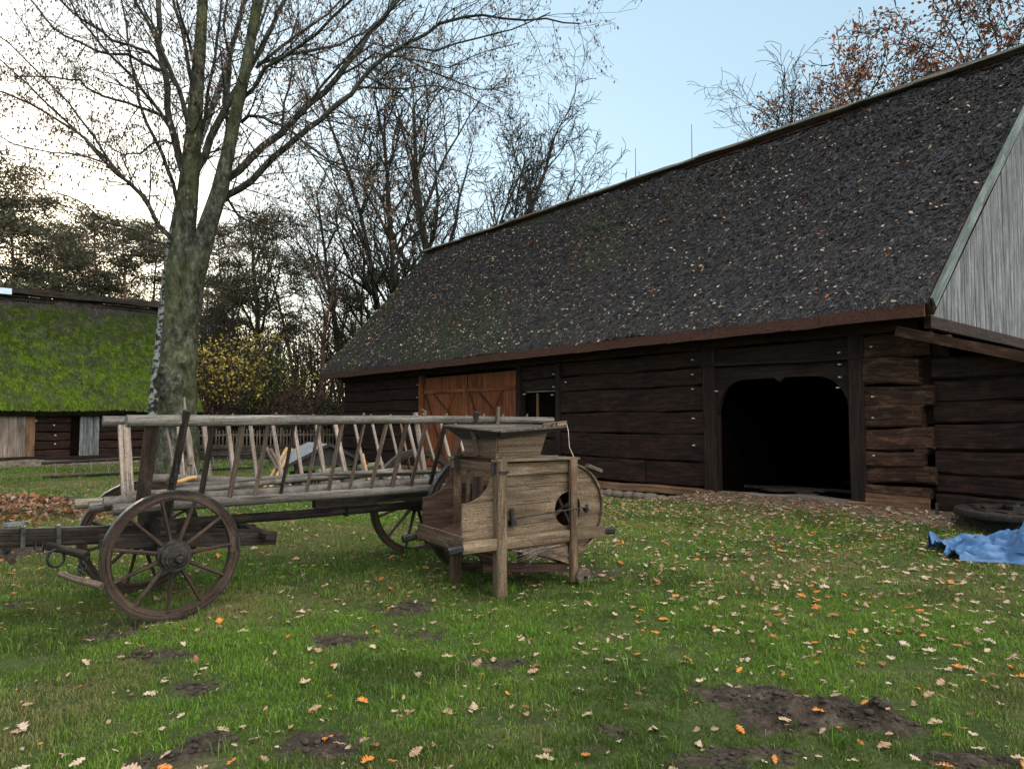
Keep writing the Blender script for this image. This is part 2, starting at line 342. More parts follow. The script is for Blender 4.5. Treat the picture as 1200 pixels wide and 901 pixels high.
# ------------------------------------------------------------ grass
def blades(n_, x0, x1, y0, y1, hmin, hmax, wd, seed):
    r = np.random.default_rng(seed)
    X = r.uniform(x0, x1, n_); Y = np.sqrt(r.uniform(y0**2, y1**2, n_)); X = X*Y
    Z, d, sand = ground_z(X, Y)
    s = (X-BASE_C.x)*A.x+(Y-BASE_C.y)*A.y; ww = (X-BASE_C.x)*N.x+(Y-BASE_C.y)*N.y
    cl = fbm(X*2.2, Y*2.2, 4, 31); cl2 = fbm(X*9, Y*9, 3, 41)
    keep = (r.random(n_) > np.clip(d*1.02, 0, 1)) & (r.random(n_) > np.clip(sand*1.2, 0, .98)) & (ww < -.15) & (r.random(n_) < -.25+4.4*(cl*.45+cl2*.55-.28)+.25)
    X, Y, Z, cl, cl2 = [q[keep] for q in (X, Y, Z, cl, cl2)]; m = len(X)
    h = r.uniform(hmin, hmax, m)*(.25+1.0*cl2*cl*2); an = r.uniform(0, 2*PI, m); ln = r.uniform(.15, 1.0, m)*h*1.1; wa = r.uniform(0, 2*PI, m); wv = wd*r.uniform(.6, 1.4, m)
    dx, dy = np.cos(an), np.sin(an); px, py = np.cos(wa)*wv, np.sin(wa)*wv
    V = np.empty((m, 5, 3), np.float32)
    V[:, 0] = np.stack([X-px, Y-py, Z-.008], -1); V[:, 1] = np.stack([X+px, Y+py, Z-.008], -1)
    mx_, my_ = X+dx*ln*.35, Y+dy*ln*.35
    V[:, 2] = np.stack([mx_+px*.8, my_+py*.8, Z+h*.6], -1); V[:, 3] = np.stack([mx_-px*.8, my_-py*.8, Z+h*.6], -1)
    V[:, 4] = np.stack([X+dx*ln, Y+dy*ln, Z+h*.92], -1)
    base = np.arange(m)[:, None]*5
    q = base+np.array([0, 1, 2, 3]); t = base+np.array([3, 2, 4])
    dry = fbm(X*.8+7, Y*.8, 3, 51)+.16*smooth(-1, -6, X)*0+r.normal(0, .10, m)+.10*smooth(1.0, -3.5, X)*smooth(5, 9, Y)
    k = smooth(.48, .78, dry)[:, None]; g1 = np.array([.050, .102, .012]); g2 = np.array([.150, .250, .020]); d1 = np.array([.22, .20, .07])
    c = g1+(g2-g1)*r.random((m, 1)); c = c*r.uniform(.45, 1.35, (m, 1))*(.62+.75*smooth(.3, .65, fbm(X*1.3, Y*1.6, 4, 61)))[:, None]; c = c*(1-k)+(d1*(.6+.6*r.random((m, 1))))*k
    st = r.random(m) < .05; c[st] = np.array([.33, .28, .17])*(.7+.5*r.random((st.sum(), 1)))
    return V.reshape(-1, 3), q, t, np.repeat(c, 5, 0)
def tufts(seed):
    r = np.random.default_rng(seed); pts = []
    for u, v, k_, sp in ((205, 722, 26, .10), (160, 690, 16, .12), (586, 698, 14, .08), (671, 684, 12, .08), (531, 681, 10, .08), (560, 664, 20, .12), (483, 650, 16, .12), (683, 684, 8, .06)):
        g = gnd(u, v); pts += [(g.x+r.normal(0, sp), g.y+r.normal(0, sp*.7)) for _ in range(k_)]
    for _ in range(900):
        y = math.sqrt(r.uniform(7.5, 200)); pts.append((r.uniform(-.8, .8)*y, y))
    P = np.repeat(np.array(pts), 16, 0); m = len(P); X, Y = P[:, 0]+r.normal(0, .018, m), P[:, 1]+r.normal(0, .018, m); Z, d, sand = ground_z(X, Y)
    ww = (X-BASE_C.x)*N.x+(Y-BASE_C.y)*N.y; kp = (ww < -.3) & (d < .6) & (sand < .5); X, Y, Z = X[kp], Y[kp], Z[kp]; m = len(X)
    h = r.uniform(.045, .115, m); an = r.uniform(0, 2*PI, m); ln = h*r.uniform(.2, .9, m); wv = r.uniform(.0016, .003, m); wa = an+PI/2
    dx, dy = np.cos(an), np.sin(an); px, py = np.cos(wa)*wv, np.sin(wa)*wv; V = np.empty((m, 5, 3), np.float32)
    V[:, 0] = np.stack([X-px, Y-py, Z-.008], -1); V[:, 1] = np.stack([X+px, Y+py, Z-.008], -1); mx_, my_ = X+dx*ln*.3, Y+dy*ln*.3
    V[:, 2] = np.stack([mx_+px*.8, my_+py*.8, Z+h*.65], -1); V[:, 3] = np.stack([mx_-px*.8, my_-py*.8, Z+h*.65], -1); V[:, 4] = np.stack([X+dx*ln, Y+dy*ln, Z+h*.9], -1)
    b_ = np.arange(m)[:, None]*5; c = np.array([.06, .12, .012])+np.array([.09, .13, .02])*r.random((m, 1)); return V.reshape(-1, 3), b_+np.array([0, 1, 2, 3]), b_+np.array([3, 2, 4]), np.repeat(c, 5, 0)
vs = []; q4 = []; t3_ = []; cc = []; off = 0
V, q, t, c = tufts(9); vs.append(V); q4.append(q); t3_.append(t); cc.append(c); off += len(V)
for args in [(420000, -1.1, 1.1, 2.2, 6.2, .022, .048, .0017, 1), (330000, -1.05, 1.05, 6.2, 11.5, .024, .054, .0028, 2), (150000, -1.0, .6, 11.5, 21, .03, .065, .005, 3), (60000, -.95, .05, 21, 34, .03, .08, .009, 4)]:
    V, q, t, c = blades(*args); vs.append(V); q4.append(q+off); t3_.append(t+off); cc.append(c); off += len(V)
grm = colmat('grass_blades', .6, .3, .35)
grass = link('grass', mesh_np('grass', np.concatenate(vs), [np.concatenate(q4), np.concatenate(t3_)], grm, np.concatenate(cc)))
tag(grass, 'short worn green lawn grass with dry yellowish tufts', 'grass', kind='stuff')

# ------------------------------------------------------------ thatch
thm = colmat('thatch_reed', .95, .1, bs=1.0, scale=55)
def thatch(name, parent, fr, e, r, s0, s1, thick, step, colf, nsl, sl_len, seed, amp=.03, sag=0.0, edge=(.045, .02, .014)):
    """fr(s,w,z)->local tuple arrays. e=(w,z) eave, r=(w,z) ridge; s0(t), s1(t) ends."""
    rg = np.random.default_rng(seed)
    Lr = math.hypot(r[0]-e[0], r[1]-e[1]); nt_ = int(Lr/step)+2; ns_ = int(abs(s1(0)-s0(0))/step)+2
    T, S_ = np.meshgrid(np.linspace(0, 1, nt_), np.linspace(0, 1, ns_), indexing='ij')
    nw, nz_ = -(r[1]-e[1])/Lr, abs(r[0]-e[0])/Lr
    if r[0] < e[0]: nw = -nw
    def surf(t, q, extra=0.):
        s = s0(t)*(1-q)+s1(t)*q
        a = t*Lr
        h = (fbm(s*.7, a*.5, 3, seed)-.5)*.10+(fbm(s*5, a*3.2, 3, seed+3)-.5)*amp*.9+(fbm(s*17, a*9, 2, seed+5)-.5)*amp
        h = h+sag*np.sin(PI*t)+extra-.10*np.clip(1-t/.04, 0, 1)**2
        return fr(s, e[0]+(r[0]-e[0])*t+nw*h, e[1]+(r[1]-e[1])*t+nz_*h), s, a
    P, S1, A1 = surf(T, S_); P = np.stack(P, -1)
    tj = rg.normal(0, .012, (ns_,))
    c = colf(S1, A1, T, rg)
    top = P.reshape(-1, 3); ctop = c.reshape(-1, 3)
    idx = np.arange(nt_*ns_).reshape(nt_, ns_); F1 = np.stack([idx[:-1, :-1], idx[:-1, 1:], idx[1:, 1:], idx[1:, :-1]], -1).reshape(-1, 4)
    # underside ring: follow boundary
    o = np.array(fr(0, 0, 0)); dn = np.array(fr(0, -nw, -nz_))-o
    bo = np.concatenate([idx[0, :], idx[1:, -1], idx[-1, -2::-1], idx[-2:0:-1, 0]])
    eave_mask = np.zeros(len(bo)); eave_mask[:ns_] = 1
    lower = top[bo]+dn*thick*(1+rg.normal(0, .05, (len(bo), 1)))+(np.array(fr(0, (r[0]-e[0])/Lr*.05, 0))-o)*eave_mask[:, None]*0
    lo_i = len(top)+np.arange(len(bo)); bo2 = np.roll(bo, -1); lo2 = np.roll(lo_i, -1)
    # duplicate boundary for distinct colour
    dup = top[bo]; du_i = len(top)+len(bo)+np.arange(len(bo)); du2 = np.roll(du_i, -1)
    F2 = np.stack([du_i, lo_i, lo2, du2], -1)
    und = [lower[0], lower[ns_-1], lower[ns_+nt_-2], lower[2*ns_+nt_-3]]
    V = np.concatenate([top, lower, dup]); C = np.concatenate([ctop, np.tile(edge, (len(bo), 1))*rg.uniform(.6, 1.5, (len(bo), 1)), np.tile(edge, (len(bo), 1))*rg.uniform(.6, 1.6, (len(bo), 1))])
    k = len(V); V = np.concatenate([V, np.array(und)+dn*.0]); C = np.concatenate([C, np.tile(np.array(edge)*.5, (4, 1))])
    F3 = np.array([[k, k+3, k+2, k+1]])
    # reed ends lying along the slope
    t = rg.random(nsl); q = rg.random(nsl); ln = rg.uniform(.5, 1.3, nsl)*sl_len
    (a1, s_a, a_a) = surf(t, q, .002); pa = np.stack(a1, -1)
    t2 = np.maximum(t-ln/Lr, -.012); (a2, _, _) = surf(t2, np.clip(q+rg.normal(0, .0016, nsl)*6/ max(abs(s1(0)-s0(0)), 1), 0, 1), 0); pb = np.stack(a2, -1)-dn*rg.uniform(.006, .045, (nsl, 1))
    sd_ = (np.array(fr(1, 0, 0))-o)*rg.uniform(.004, .010, (nsl, 1))
    SV = np.stack([pa-sd_, pa+sd_, pb+sd_*.8, pb-sd_*.8], 1).reshape(-1, 3)
    SC = np.repeat(colf(s_a, a_a, t, rg)*rg.uniform(.5, 2.1, (nsl, 1)), 4, 0)
    SF = np.arange(nsl*4).reshape(-1, 4)+len(V)
    me = mesh_np(name, np.concatenate([V, SV]), [F1, F2, F3, SF], thm, np.concatenate([C, SC]))
    return link(name, me, parent), surf, dn
def barn_thatch_col(s, a, t, rg):
    s = np.asarray(s); n1 = fbm(s*.8, a*.8, 4, 70)[..., None]; n2 = fbm(s*9, a*5, 3, 71)[..., None]
    n3_ = fbm(s*30, a*22, 2, 72)[..., None]; c = np.array([.033, .029, .031])+(np.array([.076, .068, .070])-np.array([.033, .029, .031]))*smooth(.2, .8, n2*.35+n3_*.65)
    g = smooth(.42, .75, n1+.30*(1-t)[..., None]-.12)*smooth(3, 12, s)[..., None]*.55
    c = c*(1-g)+np.array([.058, .070, .036])*g
    return c
def moss_col(s, a, t, rg):
    n1 = fbm(s*.9, a*.55, 4, 80); n2 = fbm(s*7, a*7, 3, 81); n3 = fbm(s*2.6, a*1.2, 3, 82)
    m = smooth(.08, .52, n1*.75+n3*.7-.22+.30*(1-t)-.60*smooth(.86, 1, t))*(.55+.45*smooth(.35, .6, fbm(s*3.5, a*3.5, 4, 86)))
    edge = smooth(COT_MOSS+.5, COT_MOSS-.4, s+ (n3-.5)*1.2)
    m = (m*(1-edge))[..., None]
    dk = np.array([.030, .026, .024])*(.7+.9*n2[..., None]); mg = np.array([.022, .034, .004])+(np.array([.064, .096, .009])-np.array([.022, .034, .004]))*smooth(.3, .75, n2*.6+.4*(1-t))[..., None]
    return dk*(1-m)+mg*m

# ------------------------------------------------------------ the barn
barn = thing('thatched_barn', 'long dark log barn with a steep thatched roof, open archway and red brown double door', 'barn', BASE_C, BROT)
LEN = 20.0; WID = 10.0
ZE, ZR = 3.40, 9.12
vs0 = lambda t: -.36-.50*t
vs1 = lambda t: 20.95+1.2*t+.25*np.sin(PI*np.asarray(t, float))*-1
roof, bsurf, bdn = thatch('thatch_roof', barn, lambda s, w_, z: (-s, w_, z), (-.62, ZE), (5.0, ZR), vs0, vs1, .24, .07, barn_thatch_col, 260000, .075, 3, .045)
roofb, _, _ = thatch('rear_roof', barn, lambda s, w_, z: (-s, w_, z), (10.62, ZE), (5.0, ZR), vs0, vs1, .24, .25, barn_thatch_col, 2000, .12, 4, .03)
# reddish butt edge under the eave and ridge capping
m = MB()
for k in range(40):
    sa, sb = -.30+k*.53, -.30+(k+1)*.53
    m.beam(bl(sa, -.575+random.uniform(-.006, .006), 3.215), bl(sb+.004, -.575, 3.215), .05, .20, segs=3, jit=.006)
butt = m.build('eave_butt_edge', plain('reed_butts', (.035, .013, .009), (.10, .042, .028), 34, .95, .8, dist=.02), roof, 0)
m = MB()
for off_, z_, w_ in ((-.10, 9.16, .22), (.12, 9.15, .22), (0, 9.235, .16)):
    for k in range(8):
        sa = -1.25+k*2.93; m.beam(bl(sa, 5+off_, z_-.0025*k), bl(sa+2.925, 5+off_, z_+.01), w_, .05, segs=5, jit=.012)
m.build('ridge_board', wood('ridge_wood', (.09, .075, .06), (.20, .17, .14), (.33, .29, .25), .85, 1, 16, .5), roof, .006)
for u, v0, v1, lean in ((811, 192, 153, 0), (745, 212, 178, .0), (679, 238, 206, -.12)):
    p0 = at(u, v0, 1); 
    # on the ridge line: intersect ray with plane w=5
    x, y, q = ray(u, v0); t = (5.05+BASE_C.dot(N))/(x*N.x+y*N.y); P0 = Vector((x*t, y*t, 0)); s_ = (P0-BASE_C).dot(A)
    hgt = (v0-v1)/F_PX*(y*t)+.25
    m = MB(); m.tube([bl(s_, 5.05, 9.1), bl(s_+lean*2, 5.05, 9.1+hgt)], [.013, .008], 6); m.build('ridge_rod', M['fence'], roof)

def log_wall(mb, s0, s1, zs, w0=0, th=.16, jit=.012, gap=.012):
    for a_, b_ in zip(zs[:-1], zs[1:]):
        o = random.uniform(-.02, .02)
        mb.beam(bl(s0, w0+th/2+o, (a_+b_)/2), bl(s1, w0+th/2+o+random.uniform(-.008, .008), (a_+b_)/2), th, (b_-a_)-gap, segs=max(2, int(abs(s1-s0)/.35)), jit=jit, ch=.03)
m = MB()
ZL = [.20, .70, 1.26, 1.74, 2.26, 2.63, 2.98]
log_wall(m, 4.05, 5.55, [.20, .70]); log_wall(m, 5.57, 8.22, [.20, .70])
log_wall(m, 4.05, 8.22, ZL[1:])
log_wall(m, 14.72, LEN, [.10, .52, .98, 1.40, 1.86, 2.22, 2.60, 2.98])
log_wall(m, .9, 4.0, [2.62, 2.98]); 
log_wall(m, 8.38, 9.02, [.2, .66, 1.1, 1.5]); log_wall(m, 9.05, 9.72, [.2, .66, 1.1, 1.5]); log_wall(m, 8.38, 9.72, [2.3, 2.62, 2.98])
for a_, b_ in ((-.02, 8.2), (8.22, 14.6), (14.62, LEN+.1)):
    m.beam(bl(a_, .05, 3.10), bl(b_, .05, 3.10), .26, .22, segs=12, jit=.01, ch=.02)
m.build('log_wall', M['log'], barn)
# wall end next to the lean-to: protruding log ends
m = MB()
zz = [.18, .52, .80, 1.06, 1.42, 1.80, 2.14, 2.58, 2.98]
for i, (a_, b_) in enumerate(zip(zz[:-1], zz[1:])):
    e = -.04-(.10 if i % 2 else -.06)-random.uniform(0, .06); o = random.uniform(-.03, .02)
    m.beam(bl(.86, .09+o, (a_+b_)/2), bl(e, .08+o, (a_+b_)/2+random.uniform(-.02, .02)), .20, b_-a_-.012, segs=5, jit=.018, ch=.035)
m.build('corner_log_wall', M['lognear'], barn)
m = MB(); m.beam(bl(.86, -.03, .28), bl(-.10, -.03, .26), .05, .17, segs=4, jit=.008); m.build('worn_base_board', M['sill'], barn)
m = MB(); m.beam(bl(-.22, -.25, 3.07), bl(-.22, 10.2, 3.07), .10, .19, segs=8, jit=.006); m.build('gable_plate', M['log'], barn)
for i, (a_, b_) in enumerate([(.30, .66), (.66, .93), (1.06, 1.40), (1.80, 2.10)]):
    m = MB(); m.beam(bl(.02, -.02, (a_+b_)/2-.1), bl(.02, .5, (a_+b_)/2-.1), .20, .2, segs=2, jit=.015, ch=.04); m.build('cross_log_end', M['lognear'], barn)
# posts and archway
m = MB(); m.beam(bl(.98, .06, .14), bl(.98, .06, 2.98), .24, .26, up=(1, 0, 0), segs=7, jit=.006, ch=.015); m.build('gate_post', M['post'], barn)
m = MB(); m.beam(bl(3.88, .06, .12), bl(3.88, .06, 2.98), .24, .28, up=(1, 0, 0), segs=7, jit=.006, ch=.015); m.build('gate_post', M['post'], barn)
m = MB(); m.beam(bl(8.29, .06, .10), bl(8.29, .06, 2.98), .22, .15, up=(1, 0, 0), segs=6, jit=.006, ch=.01); m.build('wall_post', M['post'], barn)
m = MB(); m.beam(bl(9.80, .06, .10), bl(9.80, .06, 2.98), .24, .15, up=(1, 0, 0), segs=6, jit=.006, ch=.01); m.build('wall_post', M['post'], barn)
m = MB(); m.beam(bl(14.64, .06, .02), bl(14.64, .06, 2.98), .22, .13, up=(1, 0, 0), segs=6, jit=.004); m.build('wall_post', M['door'], barn)
def arc(cx, cy, r, a0, a1, k=8, ry=None):
    ry = ry or r; return [(cx+r*math.cos(math.radians(a0+(a1-a0)*i/k)), cy+ry*math.sin(math.radians(a0+(a1-a0)*i/k))) for i in range(k+1)]
# arched lintel board: corners rounded, small notch in the middle
s_l, s_r, zt = 3.74, 1.10, 2.36
pts = [(s_r, 1.66), (s_r, 2.60), (s_l, 2.60), (s_l, 1.66)]
pts += [(s_l-.02, 1.70)]+arc(s_l-.60, 1.72, .56, 0, 90, 9, .62)[1:] + [(2.50, zt-.01), (2.45, zt-.06), (2.40, zt-.09), (2.35, zt-.05), (2.30, zt-.005)] + arc(s_r+.60, 1.72, .56, 90, 180, 9, .62)[:-1]+[(s_r+.02, 1.70)]
m = MB(); m.prism(pts, .10, lambda a_, b_, c_: bl(a_, .02+c_, b_)); m.build('arched_lintel', M['post'], barn)
m = MB(); m.beam(bl(.9, -.03, 2.62), bl(4.05, -.03, 2.66), .10, .07, segs=8, jit=.006, ch=.01); m.build('lintel_moulding', M['post'], barn)
# sill and threshold
m = MB(); m.beam(bl(3.75, .02, .10), bl(9.7, .02, .06), .30, .16, segs=12, jit=.012, ch=.02); m.beam(bl(-.05, .02, .085), bl(1.12, .02, .12), .30, .17, segs=5, jit=.015, ch=.02)
m.build('sill_beam', M['sill'], barn, 0)
m = MB(); m.beam(bl(9.74, .02, .04), bl(LEN, .02, -.0), .28, .16, segs=12, jit=.01, ch=.02); m.build('sill_beam', M['sill'], barn, 0)
m = MB(); m.beam(bl(1.12, .12, .16), bl(3.74, .10, .13), .22, .09, segs=8, jit=.02, ch=.02); m.build('threshold_beam', M['pale'], barn, 0)
m = MB(); m.beam(bl(1.5, .9, .24), bl(3.6, .75, .26), .05, .05, segs=6, jit=.02); m.build('floor_pole', M['dark'], barn, 0)
# small wicket in the niche
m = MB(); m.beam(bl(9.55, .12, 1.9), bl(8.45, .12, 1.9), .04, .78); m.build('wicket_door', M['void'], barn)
m = MB(); m.beam(bl(9.12, .05, 1.52), bl(9.12, .05, 2.26), .05, .05, up=(1, 0, 0)); m.build('wicket_batten', M['sill'], barn)
m = MB(); m.beam(bl(8.40, .03, 2.30), bl(9.5, .03, 2.30), .06, .03); m.build('wicket_ledge', M['grey'], barn)
# double door
dl = MB()
for s_a, s_b in ((9.96, 12.17), (12.23, 14.50)):
    m = MB(); k = 9
    for i in range(k):
        a_ = s_a+(s_b-s_a)*i/k; b_ = s_a+(s_b-s_a)*(i+1)/k
        m.beam(bl((a_+b_)/2, .06+random.uniform(-.004, .004), .14), bl((a_+b_)/2, .06+random.uniform(-.004, .004), 2.90), .03, (b_-a_)-.008, up=(1, 0, 0))
    leaf = m.build('door_leaf', M['door'], barn, .003)
    m = MB(); m.beam(bl(s_a+.02, .03, 2.44), bl(s_b-.02, .03, 2.44), .035, .10); m.build('rail', M['door'], leaf, .003)
    m = MB(); mid = (s_a+s_b)/2
    m.beam(bl(s_a+.05, .035, 1.20), bl(mid+.55, .035, 2.38), .03, .085, up=(0, 1, 0)); m.build('brace', M['brace'], leaf)
    m = MB(); m.beam(bl(mid-.1, .037, .25), bl(s_b-.12, .037, 2.38), .03, .085, up=(0, 1, 0)); m.build('brace', M['brace'], leaf)
    m = MB(); m.beam(bl(s_a+.60, .012, 2.38), bl(s_b-.5, .012, .30), .03, .085, up=(0, 1, 0)); m.build('brace', M['door'], leaf)
    m = MB(); m.beam(bl(s_a+.05, .014, 1.0), bl(s_a+.66, .014, .25), .03, .085, up=(0, 1, 0)); m.build('brace', M['door'], leaf)
m = MB(); m.beam(bl(14.60, .03, .02), bl(14.60, .03, 2.98), .05, .14, up=(1, 0, 0)); m.build('door_frame', M['door'], barn, .004)
m = MB(); m.beam(bl(9.90, .03, .05), bl(9.90, .03, 2.98), .05, .10, up=(1, 0, 0)); m.build('door_frame', M['door'], barn, .004)
m = MB(); m.beam(bl(12.20, .02, .10), bl(12.20, .02, 2.40), .05, .10, up=(1, 0, 0)); m.build('door_frame', M['door'], barn, .004)
# pale pegs
for (s_, z_) in [(4.28, 2.80), (4.28, 2.50), (4.28, 2.20), (4.28, 1.60), (4.28, 1.05), (8.45, 2.72), (8.45, 2.4), (9.58, 2.25), (8.5, 2.2), (14.82, 2.7), (14.82, 2.3), (14.82, 1.8), (14.82, 1.3), (.72, 2.78), (.72, 1.95), (.72, 1.60), (.72, .98), (.98, 2.30), (1.26, 2.30), (1.26, 2.72), (1.26, 2.52), (1.30, 2.12), (3.88, 2.30), (3.72, 2.14), (8.0, 2.5)]:
    m = MB(); m.beam(bl(s_, -.045, z_), bl(s_, .02, z_), .034, .024); m.build('peg', M['peg'], barn)
# closed rear of the walls, so the inside is a dark room
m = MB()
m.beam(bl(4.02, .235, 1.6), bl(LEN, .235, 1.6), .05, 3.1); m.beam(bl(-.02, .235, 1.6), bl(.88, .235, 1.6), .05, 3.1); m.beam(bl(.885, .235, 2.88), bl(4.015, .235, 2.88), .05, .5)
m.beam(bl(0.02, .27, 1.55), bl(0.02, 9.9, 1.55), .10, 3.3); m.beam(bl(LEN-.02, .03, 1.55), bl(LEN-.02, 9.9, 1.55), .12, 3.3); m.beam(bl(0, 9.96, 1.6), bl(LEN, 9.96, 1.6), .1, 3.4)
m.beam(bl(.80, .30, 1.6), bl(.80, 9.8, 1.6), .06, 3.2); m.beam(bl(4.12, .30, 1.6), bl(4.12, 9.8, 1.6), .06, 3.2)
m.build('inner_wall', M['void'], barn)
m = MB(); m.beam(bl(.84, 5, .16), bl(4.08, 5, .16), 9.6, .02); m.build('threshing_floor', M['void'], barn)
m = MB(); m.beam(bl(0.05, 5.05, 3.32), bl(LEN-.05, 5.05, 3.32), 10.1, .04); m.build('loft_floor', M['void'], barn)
# left gable boards and right gable boards
def gable_tri(s, w0, w1, z0, zt, wo=.0):
    return None
m = MB(); k = 62; wd_ = 10.4/k
for i in range(k):
    wc = -.2+wd_*(i+.5); zt_ = min(3.42+(wc+.35)*1.0175, 3.42+(10.35-wc)*1.0175)-.12; zb = 3.16+random.uniform(-.012, .012)
    if zt_ > zb+.05: m.beam(bl(-.20+random.uniform(-.006, .006), wc, zb), bl(-.20+random.uniform(-.006, .006), wc, zt_), wd_-random.uniform(.006, .018), .028, up=(1, 0, 0), segs=2)
m.build('gable_boards', M['gable'], barn)
m = MB()
for i in range(k):
    wc = -.2+wd_*(i+.5); zt_ = min(3.42+(wc+.35)*1.0175, 3.42+(10.35-wc)*1.0175)-.15
    if zt_ > 3.2: m.beam(bl(20.3, wc, 3.1), bl(20.3, wc, zt_), wd_-.006, .028, up=(1, 0, 0))
m.build('rear_gable_boards', M['gable'], barn)
m = MB()
bp = [(-.52, 3.22), (.3, 4.10), (1.2, 5.05), (2.2, 6.06), (3.2, 7.08), (4.9, 8.82)]
m2 = []
for (w1, z1), (w2, z2) in zip(bp[:-1], bp[1:]):
    s1_, s2_ = [float(vs0((q+.62)/5.62)) for q in (w1, w2)]; z1 += .10; z2 += .10
    m.beam(bl(s1_-.035, w1, z1), bl(s2_-.035, w2+.004, z2+.004), .04, .19, up=(0, -.7, .7))
m.build('bargeboard', M['barge'], barn, .003)
# lean-to at the gable end, front wall flush with the barn
ltop = lambda x_: 2.99-.33*x_            # x_ : distance right of the corner
m = MB(); lz = [.12, .42, .72, 1.10, 1.50, 1.84, 2.2, 2.55, 2.9]
for i, (a_, b_) in enumerate(zip(lz[:-1], lz[1:])):
    xe = min(4.2, (2.95-b_)/.33+.25)
    if xe > .3: m.beam(bl(-.16, .16+random.uniform(-.02, .02), (a_+b_)/2), bl(-xe, .16, (a_+b_)/2), .18, b_-a_-.012, segs=max(2, int(xe/.3)), jit=.014, ch=.035)
m.beam(bl(-.06, .24, 1.5), bl(-.06, .24, 2.9), .12, .12, up=(1, 0, 0))
m.beam(bl(-.2, .30, 1.1), bl(-4.1, .30, 1.1), .05, 1.0)
m.beam(bl(-.2, .30, 1.85), bl(-2.7, .30, 1.85), .05, 1.0); 
lean = m.build('lean_to_wall', M['log'], barn)
m = MB()
for j in range(8): m.beam(bl(-4.12, .3+j*1.15, .1+.2), bl(-4.12, .3+(j+1)*1.15-.02, .3), .16, .3)
for j in range(4): m.beam(bl(-4.12, .3, .62+j*.3), bl(-4.12, 9.5, .62+j*.3), .15, .28, segs=8, jit=.01, ch=.03)
m.build('lean_to_side_wall', M['log'], barn)
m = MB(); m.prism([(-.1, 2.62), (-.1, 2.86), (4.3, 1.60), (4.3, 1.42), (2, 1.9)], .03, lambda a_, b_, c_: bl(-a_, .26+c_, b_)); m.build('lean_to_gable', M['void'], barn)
m = MB()
for j in range(26):
    w_ = -.14+j*.40; m.beam(bl(.16, w_, 3.02+random.uniform(-.004, .004)), bl(-4.5, w_, 1.50+random.uniform(-.004, .004)), .395, .035, segs=3, jit=.004)
m.build('lean_to_roof', wood('mossy_roof_board', (.03, .028, .018), (.075, .07, .045), (.14, .13, .09), .9, 1, 14, .5), barn)
m = MB(); m.beam(bl(.19, -.37, 2.97), bl(-4.5, -.37, 1.45), .03, .15, segs=6, jit=.006); m.build('lean_to_verge_board', M['lognear'], barn)
# foundation stones
def stone_mesh(r, seed, flat=.7):
    bm = bmesh.new(); bmesh.ops.create_icosphere(bm, subdivisions=2, radius=1); rr = random.Random(seed)
    o = Vector((rr.random()*9, rr.random()*9, rr.random()*9))
    from mathutils import noise as mn
    for v in bm.verts:
        k = 1+.35*mn.noise(v.co*1.3+o)+.10*mn.noise(v.co*4+o); v.co = Vector((v.co.x*k*r, v.co.y*k*r*.8, v.co.z*k*r*flat))
    me = bpy.data.meshes.new('stone'); bm.to_mesh(me); bm.free(); me.materials.append(M['stone'])
    for p in me.polygons: p.use_smooth = True
    return me
SM = [stone_mesh(1, 50+i) for i in range(6)]
s_ = 3.9
while s_ < 10.5:
    r_ = random.uniform(.10, .19); 
    o = link('foundation_stone', random.choice(SM), barn, bl(s_+r_*.8, -.12-random.uniform(0, .06), -.10+r_*.1), (random.uniform(-.2, .2), 0, random.uniform(-.4, .4))); o.scale = (r_, r_*.9, r_*.85); s_ += r_*1.75
for s_, w_, r_ in ((-.35, -.02, .10), (-.62, .0, .13), (-.9, .02, .11), (-1.2, .02, .13), (-1.55, .03, .12), (.35, -.25, .07), (-.1, -.22, .09), (-1.9, .02, .13), (1.9, -.25, .1)):
    o = link('foundation_stone', random.choice(SM), barn, bl(s_, w_, .09), (0, 0, random.random())); o.scale = (r_, r_, r_*.9)

# fallen leaves on the thatch
LEAFC = [np.array(c) for c in ([.42, .29, .19], [.48, .36, .26], [.34, .20, .12], [.48, .17, .04], [.22, .09, .05])]
lfm = colmat('dry_leaf', .7, .25, .15)
def lobed(k=5):
    """outline of an oak leaf lying along +x, unit length"""
    p = [(0, 0), (.06, .015)]
    for i in range(k):
        x0 = .08+i*.84/k; a_ = [.12, .21, .28, .27, .19][i % 5]
        p += [(x0, a_*.42), (x0+.04, a_*.92), (x0+.085, a_*1.08), (x0+.13, a_*.90)]
    p += [(.97, .05), (1.0, 0)]
    return p
half = lobed()
def leaf_arr(curl, seed):
    rr = random.Random(seed); top = half; vs_ = [(x, 0, 0) for x, y in top]+[(x, y*rr.uniform(.8, 1.2), 0) for x, y in top]+[(x, -y*rr.uniform(.8, 1.2), 0) for x, y in top]
    n_ = len(top); V = np.array(vs_, float); a_, b_ = curl, rr.uniform(-.5, .8)
    V[:, 2] = a_*V[:, 1]**2*3+b_*(V[:, 0]-.5)**2*.5+.03*np.sin(V[:, 0]*14+seed)
    F = []
    for i in range(n_-1):
        F.append((i, i+1, n_+i+1, n_+i)); F.append((i, 2*n_+i, 2*n_+i+1, i+1))
    return V, np.array(F)
